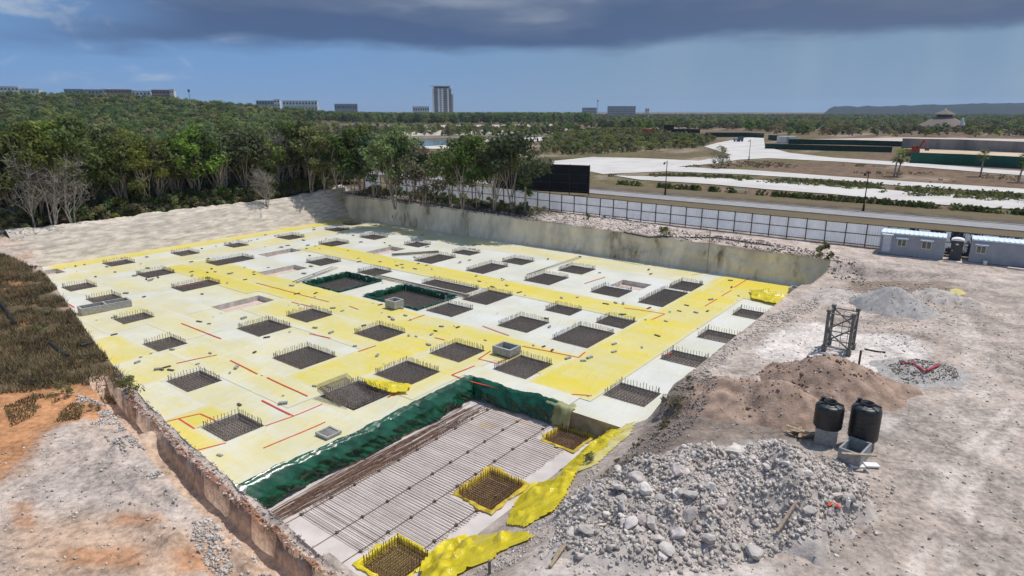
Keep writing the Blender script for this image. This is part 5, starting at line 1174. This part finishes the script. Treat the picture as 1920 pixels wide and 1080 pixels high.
# coarse crowns for the wood
FC = [tree_parts(31, 6.5, 2.9, 16, 750, .36, M['leaf_mid'], 1, .25), tree_parts(32, 6.8, 2.7, 16, 750, .36, M['leaf_dark'], 1, .25), tree_parts(33, 6., 2.9, 16, 700, .36, M['leaf_pale'], 1, .2), tree_parts(34, 5.6, 2.6, 14, 520, .33, M['leaf_olive'], 2, .2)]
FO = []
for k, (px, py) in enumerate(((420, 330), (330, 345), (250, 350), (150, 352))):
    p = P(px, py, .8); x_, y_ = p.x, p.y; t = tree(FC[k], 'coarse crowned %s standing just inside the wood' % ('mid green tree', 'dark tree', 'yellow green tree', 'dry olive tree')[k], 'trees just inside the wood', (x_, y_, zg(x_, y_)), 1., 0.); FO.append([c for c in t.children if c.name.startswith('crown')][0])
def scatter(name, pts, scales, protos, label, cat):
    me = bpy.data.meshes.new(name); me.vertices.add(len(pts)); me.vertices.foreach_set('co', np.asarray(pts, np.float32).ravel())
    a = me.attributes.new('sc', 'FLOAT', 'POINT'); a.data.foreach_set('value', np.asarray(scales, np.float32)); me.update()
    o = tag(link(name, me), label, cat, kind='stuff')
    ng = bpy.data.node_groups.new(name, 'GeometryNodeTree'); ng.interface.new_socket('Geometry', in_out='INPUT', socket_type='NodeSocketGeometry'); ng.interface.new_socket('Geometry', in_out='OUTPUT', socket_type='NodeSocketGeometry')
    n = ng.nodes; gi = n.new('NodeGroupInput'); go = n.new('NodeGroupOutput'); ip = n.new('GeometryNodeInstanceOnPoints'); jg = n.new('GeometryNodeJoinGeometry')
    for q in protos:
        oi = n.new('GeometryNodeObjectInfo'); oi.inputs['Object'].default_value = q; oi.inputs['As Instance'].default_value = True; ng.links.new(oi.outputs['Geometry'], jg.inputs[0])
    ri = n.new('FunctionNodeRandomValue'); ri.data_type = 'INT'; ri.inputs[4].default_value = 0; ri.inputs[5].default_value = len(protos) - 1; ri.inputs['Seed'].default_value = 3
    rr = n.new('FunctionNodeRandomValue'); rr.data_type = 'FLOAT_VECTOR'; rr.inputs[0].default_value = (0, 0, 0); rr.inputs[1].default_value = (.15, .15, 6.283); rr.inputs['Seed'].default_value = 8
    na = n.new('GeometryNodeInputNamedAttribute'); na.data_type = 'FLOAT'; na.inputs[0].default_value = 'sc'
    ng.links.new(gi.outputs[0], ip.inputs['Points']); ng.links.new(jg.outputs[0], ip.inputs['Instance']); ip.inputs['Pick Instance'].default_value = True
    ng.links.new(ri.outputs[2], ip.inputs['Instance Index']); ng.links.new(rr.outputs[0], ip.inputs['Rotation']); ng.links.new(na.outputs[0], ip.inputs['Scale']); ng.links.new(ip.outputs[0], go.inputs[0])
    md = o.modifiers.new('scatter', 'NODES'); md.node_group = ng; return o
def wood(n, d0, d1, t0, t1, step, seed, filt=None):
    """points in a wedge t = x/y between distances"""
    rng = np.random.default_rng(seed); y = np.sqrt(rng.uniform(d0 * d0, d1 * d1, n)); x = y * rng.uniform(t0, t1, n); return x, y
def put(name, x, y, s0, s1, protos, label, cat='trees', sink=.3):
    z = Zg(x, y, False) - sink; s = RNG.uniform(s0, s1, len(x)); return scatter(name, np.column_stack([x, y, z]), s, protos, label, cat)
x, y = wood(1500, 62, 190, -1.05, -.24, 0, 1); u_, v_ = uv(x, y); ok = (u_ < -88.5) & (v_ > 4) | (u_ < -84) & (v_ > 72) & (u_ < -92); ok &= ~((x / y > -.30) & (y > 150)); put('forest', x[ok], y[ok], .72, 1.08, FO, 'dense green dry-season wood behind the sand bank')
x, y = wood(2600, 185, 460, -.95, -.285, 0, 2); ok = ~((x / y > -.33) & (y > 330)); put('forest', x[ok], y[ok], .85, 1.35, FO, 'rolling green wood farther back on the left')
x, y = wood(2600, 450, 1050, -1.0, -.30, 0, 3); put('forest', x, y, 1.2, 1.9, FO, 'distant wood rising to the skyline at left')
x, y = wood(2300, 620, 1150, -.34, .12, 0, 4); put('forest_belt', x, y, 1.0, 1.7, FO[:2], 'dark green belt of trees below the tower block')
x, y = wood(6500, 480, 1900, .06, 1.0, 0, 5); put('forest_plain', x, y, .45, 1.0, FO + [FO[3], FO[0]], 'flat green woodland reaching to the horizon at right')
x, y = wood(300, 330, 460, -.33, .1, 0, 6); put('scrub_rows', x, y, .5, .9, FO, 'row of grey green scrub behind the pond')
# scrub right of the pond and thickets
def px_pts(n, poly, z=ZF): return pxscatter(n, poly, z).T
x, y = px_pts(1700, [(1010, 290), (1020, 262), (1060, 250), (1140, 243), (1230, 247), (1300, 254), (1340, 262), (1310, 278), (1200, 284), (1100, 290)]); put('scrub', x, y, .7, 1.8, [C2, C3, C0, C3], 'low green and brown scrub between pond and white track', 'scrub', .1)
x, y = px_pts(1000, [(1430, 252), (1450, 232), (1560, 222), (1700, 232), (1800, 240), (1990, 238), (1990, 258), (1700, 256), (1560, 258)]); put('thicket', x, y, .5, .95, FO + [FO[3], FO[3]], 'grey green thicket behind the far excavation', 'trees')
x, y = px_pts(500, [(1100, 240), (1250, 232), (1430, 228), (1440, 246), (1300, 244), (1130, 244)]); put('thicket', x, y, .7, 1.2, FO, 'green thicket behind the hoardings', 'trees')
hu = RNG.uniform(-58, 40, 900); hu = hu[fbm(hu / 3, hu * 0, 3, 4) > -.1]; hv_ = 102.6 + RNG.normal(0, .35, len(hu)); x, y = w2(hu, hv_); put('hedge', x, y, .18, .62, [C0, C0, C1], 'ragged green hedge along the far side of the road', 'hedge', .05)
x, y = px_pts(2600, [(1110, 330), (1300, 328), (1560, 340), (1920, 366), (2050, 378), (2050, 392), (1920, 382), (1700, 368), (1560, 352), (1400, 342), (1200, 333)]); k = fbm(x / 5, y / 5, 3, 9) > -.03; put('weeds', x[k], y[k], .10, .42, [C0, C3, C2], 'weedy tufts on the white marl strips', 'weeds', .05)
x, y = px_pts(900, [(1270, 314), (1345, 308), (1440, 299), (1560, 306), (1920, 333), (2050, 343), (2050, 366), (1700, 340), (1400, 318)]); k = fbm(x / 9, y / 9, 3, 12) > .03; put('weeds', x[k], y[k], .15, .5, [C2], 'low dry weeds on the brown field', 'weeds', .05)
ue = RNG.uniform(13, 62, 520); x, y = w2(-83.2 - RNG.random(520) ** 1.5 * 4, ue); put('undergrowth', x, y, .5, 1.5, [C0, C1, C2, C2], 'tangled undergrowth at the foot of the forest edge', 'undergrowth', .05)
ue = RNG.uniform(-79, -46, 170); x, y = w2(ue, 63.6 + RNG.random(170) * 3.2); put('undergrowth', x, y, .25, .9, [C1, C2, C2], 'dark undergrowth below the trees at the fence', 'undergrowth', .05)
# dry grass on the left slope
def grass(name, n, poly, h0, h1, m, label, z=0.):
    q = pxscatter(n * 2, poly, z); k = fbm(q[:, 0] / 1.6, q[:, 1] / 1.6, 3, 5) > -.16; q = q[k][:n]; u_, v_ = uv(q[:, 0], q[:, 1]); q = q[v_ < lip(u_) + .05]; n = len(q); zz = Zg(q[:, 0], q[:, 1])
    an = RNG.uniform(0, 6.28, n); h = RNG.uniform(h0, h1, n); w_ = RNG.uniform(.012, .03, n); lean = RNG.normal(0, .35, (n, 2)) * h[:, None]
    B = np.column_stack([q, zz - .02]); sd_ = np.column_stack([np.cos(an) * w_, np.sin(an) * w_, 0 * w_]); T = B + np.column_stack([lean, h])
    V = np.stack([B - sd_, B + sd_, T], 1).reshape(-1, 3); return tag(link(name, np_mesh(name, V, np.arange(3 * n).reshape(n, 3), m)), label, 'grass', kind='stuff')
GP = [(-200, 440), (0, 474), (80, 510), (205, 650), (275, 705), (235, 728), (150, 722), (60, 735), (-200, 760)]
grass('dry_grass', 60000, GP, .08, .42, M['grass'], 'dry brown and green grass on the slope at the left pit edge'); grass('dry_grass', 34000, GP, .08, .34, M['grass_brown'], 'brown dead weeds between the grass at the left pit edge')
grass('grass_patch', 2500, [(0, 745), (60, 738), (160, 760), (150, 790), (20, 800)], .05, .18, M['grass'], 'thin grass patches on the orange soil')
x, y = px_pts(60, GP, 0.); u_, v_ = uv(x, y); k = v_ < lip(u_) - .3; put('slope_weeds', x[k], y[k], .2, .5, [C2], 'small dark weeds in the dry grass', 'weeds', .03)
x, y = px_pts(24, [(1100, 870), (1200, 790), (1290, 700), (1310, 690), (1300, 730), (1180, 850)], 0.); put('edge_weeds', x, y, .1, .22, [C2], 'small dry weeds along the yard edge of the pit', 'weeds', .03)

# ------------------------------------------------------------------ distant buildings and things
def dist_pt(px, dist, z=None):
    t = (px - 960) / FPX / math.cos(PITCH) * 1.0; y = dist; x = t * y * (math.cos(PITCH) ** 2 + 0.0) / math.cos(PITCH); x = (px - 960) / FPX * (y * math.cos(PITCH) + CH * math.sin(PITCH)); return x, y
def building(label, px, dist, wpx, ztop, m, floors, cat='building', wings=(), bands=True, depth=14., zb=None):
    x, y = dist_pt(px, dist); w_ = wpx / FPX * dist; zb = float(Zg(np.array([x]), np.array([y]), False)[0]) if zb is None else zb; h = ztop - zb
    t = thing('building', label, cat, (x, y, zb), -math.atan2(x, y) * .6)
    MB().box((0, depth / 2, h / 2), (w_, depth, h)).build('wall', M[m], t); r_ = MB().box((0, depth / 2, h + .3), (w_ + .8, depth + .8, .6)).build('roof', M['bwhite'], t)
    fh = h / floors
    nb = max(2, min(11, int(w_ / 4)))
    for f in range(floors):
        for q in range(nb):
            MB().box((-w_ / 2 + w_ * (q + .5) / nb, -.08, fh * (f + .55)), (w_ / nb * .5, .2, fh * .36)).build('window', M['bdark'], t)
        if bands: MB().box((0, -.5, fh * (f + .04) + .1), (w_ * .98, 1.2, .3)).build('balcony_slab', M['bwhite'], t)
    return t
building('low white far building at the left picture edge', 15, 900, 50, 44.0, 'bwhite', 4); building('white low far building with round roof right of the first', 65, 900, 30, 41.0, 'bwhite', 3); building('dark grey far building left of the white hotel', 148, 900, 30, 40.7, 'bgrey', 3); building('grey glass far building touching the white hotel', 187, 900, 34, 40.1, 'bgrey', 3)
building('white and brick far hotel wing on the skyline', 232, 900, 42, 40.3, 'bred', 4); building('white far hotel end tower beside the brick wing', 208, 898, 10, 40.7, 'bwhite', 4); building('low white link of the far hotel', 272, 900, 30, 38.3, 'bwhite', 3); building('right brick wing of the far hotel', 312, 900, 36, 39.7, 'bred', 4); building('white end block of the far hotel at right', 329, 897, 7, 40.1, 'bwhite', 4)
building('low pale blue far building left of the white row', 502, 1000, 34, 27.2, 'bgrey', 3); building('square white far block', 522, 1000, 10, 28.8, 'bwhite', 4); building('long white far building row', 565, 1000, 60, 27., 'bwhite', 3); building('low grey far building left of the tower', 650, 1150, 40, 24., 'bgrey', 2); building('pale low far building just left of the tower', 790, 1150, 30, 19.5, 'bwhite', 2)
building('grey far apartment block on the skyline right of centre', 1165, 1500, 50, 22.5, 'bgrey', 5); building('small pale far block left of the grey apartments', 1105, 1500, 26, 19.2, 'bgrey', 3); building('small white far tank building', 1213, 1450, 7, 17.5, 'bwhite', 2)
# tower block
x, y = dist_pt(829, 1220); t = thing('tower_block', 'tall grey apartment tower with flat overhanging roof on the skyline', 'tower', (x, y, 0), 0.)
MB().box((0, 9, 26), (34, 18, 52)).build('wall', M['bgrey'], t); MB().box((18.5, 10, 21), (4.5, 16, 42)).build('side_wing', M['bgrey'], t)
r_ = MB().box((-1, 8, 56.2), (40, 24, 1.2)).build('roof', M['bwhite'], t); MB().box((0, 9, 53.8), (28, 14, 3.6)).build('roof_storey', M['bdark'], r_)
for xx in (-15.5, -5, 1.5, 12): MB().box((xx, -.4, 26), (2.6, .8, 52)).build('pilaster', M['bwhite'], t)
for f in range(16):
    for xx in (-10.2, 6.8, 15.2): MB().box((xx, -.15, 3 + f * 3.1), (5.2, .4, 1.8)).build('window', M['bdark'], t)
    MB().box((6.8, -.9, 1.6 + f * 3.1), (7., 1.6, .35)).build('balcony_slab', M['bwhite'], t)
# antenna masts
for px, d_, zt, lab in ((361, 900, 40., 'thin far water tower mast on the skyline left'), (1120, 1400, 34, 'thin far mast with round head right of centre')):
    x, y = dist_pt(px, d_); t = thing('mast', lab, 'mast', (x, y, 0)); MB().tube([(0, 0, 0), (0, 0, zt)], .45, 6).build('pole', M['bgrey'], t); MB().lathe([(.5, zt - 3), (1.6, zt - 2), (1.6, zt), (.3, zt + 1)], 8).build('head', M['bdark'], t)
# headland
n = 160; tt = np.linspace(.47, 1.6, n); dd_ = 2300; rowsn = 10; A, B = np.meshgrid(tt, np.linspace(0, 1, rowsn)); prof = (30 + 12 * sstep(A, .5, .75) + 9 * fbm(A * 90, A * 0, 4, 3)) * sstep(A, .468, .482)
x = A * (dd_ + B * 600); y = (dd_ + B * 600) + 0 * A; z = prof * np.sin(np.clip(B * 1.6, 0, 1) * math.pi / 2); tag(link('headland_hill', grid_mesh('headland_hill', x, y, z, M['hill'])), kind='structure')
# thatched hall
x, y = dist_pt(1766, 430); t = thing('thatched_hall', 'large thatched round hall with raised cap among the palms', 'hall', (x, y, ZF))
MB().lathe([(15, 2.5), (14.6, 3.2), (4, 9.2), (3.4, 9.4)], 20).build('lower_roof', M['thatch'], t); MB().lathe([(4.2, 9.3), (4.2, 10.6)], 16).build('lantern_wall', M['thatch_dark'], t); MB().lathe([(6.2, 10.1), (5.8, 10.7), (.6, 13.4), (.001, 13.5)], 20).build('cap_roof', M['thatch'], t); MB().lathe([(.6, 13.3), (.3, 13.9), (.001, 14.)], 8).build('finial', M['bwhite'], t)
for q in range(16): a = q * math.pi / 8; MB().tube([(math.cos(a) * 13.5, math.sin(a) * 13.5, -.3), (math.cos(a) * 13.5, math.sin(a) * 13.5, 3.2)], .25, 6).build('post', M['wood_dark'], t)
x, y = dist_pt(1801, 410); tag(MB().lathe([(2.4, 0), (1.6, 2.6), (.5, 6.8), (.001, 7.6)], 10).build('white_canopy', M['bwhite'], None, (x, y, ZF + 1.2)), 'pointed white fabric canopy right of the thatched hall', 'canopy')
x, y = px_pts(70, [(1700, 240), (1740, 230), (1860, 232), (1990, 226), (1990, 244), (1720, 246)]); put('palm_grove', x, y, .6, 1.0, FO[:2], 'dark green grove around the thatched hall', 'trees')
# orange sign board
p = P(1215, 256, ZF); t = thing('sign_board', 'orange red sign board on posts in the scrub', 'sign', (p.x, p.y, ZF)); MB().box((0, 0, 2.6), (6.2, .15, 2.2)).build('panel', M['orange'], t)
for xx in (-2.4, 2.4): MB().box((xx, .1, 1.2), (.18, .18, 2.6)).build('post', M['steel_grey'], t)
# parked truck
p = P(1385, 266, ZF); t = thing('truck', 'small dark truck parked at the end of the white track', 'truck', (p.x, p.y, ZF + .1), .5)
MB().box((0, -.9, 1.25), (1.8, 1.5, 1.5)).build('cab', M['bdark'], t); MB().box((0, 1.1, 1.0), (1.9, 2.6, .9)).build('load_bed', M['bgrey'], t); MB().box((0, -1.66, 1.55), (1.5, .04, .6)).build('windscreen', M['glass'], t)
for sx in (-.85, .85):
    for sy in (-1., 1.5): MB().tube([(sx - .12, sy, .4), (sx + .12, sy, .4)], .4, 12).build('wheel', M['black'], t)
# excavator
p = P(1712, 293, ZF); t = thing('excavator', 'orange red excavator in the far excavation behind the green screen', 'excavator', (p.x, p.y, ZF), .4)
for sx in (-.9, .9): MB().box((sx, 0, .4), (.55, 3.2, .8)).build('track', M['black'], t)
MB().box((0, .3, 1.45), (2.2, 2.6, 1.1)).build('body', M['orange'], t); c = MB().box((-.6, -.6, 2.3), (.95, 1.3, 1.4)).build('cab', M['orange'], t); MB().box((-.6, -1.27, 2.4), (.8, .04, .9)).build('window', M['glass'], c)
bm_ = MB().tube([(.3, -1., 1.8), (.3, -2.3, 4.8)], .22, 6).build('boom', M['orange'], t); MB().tube([(.3, -2.3, 4.8), (.3, -3.6, 2.6)], .17, 6).build('stick', M['orange'], t); MB().box((.3, -3.6, 2.2), (.9, .7, .8)).build('bucket', M['steel_grey'], t)
# far white container by the screen
p = P(1474, 268, ZF); t = thing('container', 'white container standing behind the dark green screen', 'container', (p.x, p.y, ZF)); MB().box((0, 0, 1.35), (7, 2.4, 2.6)).build('wall', M['bwhite'], t); MB().box((0, -1.22, 1.2), (.9, .05, 2.)).build('door', M['bgrey'], t)
# green bench-like boards on the verge
p = P(1385, 362, ZF); t = thing('bench', 'light green low bench on the verge by the hedge', 'bench', (p.x, p.y, ZF + .06), TH + R(20)); MB().box((0, 0, .42), (2.8, .5, .08)).build('seat', mat('mint_paint', (.25, .5, .35), .1, 2., .6), t)
for xx in (-1., 1.): MB().box((xx, 0, .19), (.1, .4, .38)).build('leg', M['steel_grey'], t)

# ------------------------------------------------------------------ air
hz_m = bpy.data.materials.new('haze'); hz_m.use_nodes = True; q = NT(hz_m.node_tree); hz_m.node_tree.nodes.clear()
vo = q.n('ShaderNodeVolumePrincipled'); vo.inputs['Color'].default_value = (.62, .78, 1., 1); vo.inputs['Density'].default_value = .0001; vo.inputs['Anisotropy'].default_value = .0
om = q.n('ShaderNodeOutputMaterial'); q.l(vo.outputs[0], om.inputs['Volume'])
hb = MB().box((0, 0, 56), (15600, 15600, 128)).build('haze', hz_m); tag(hb, 'thin bluish haze over the plain', 'haze', kind='stuff')
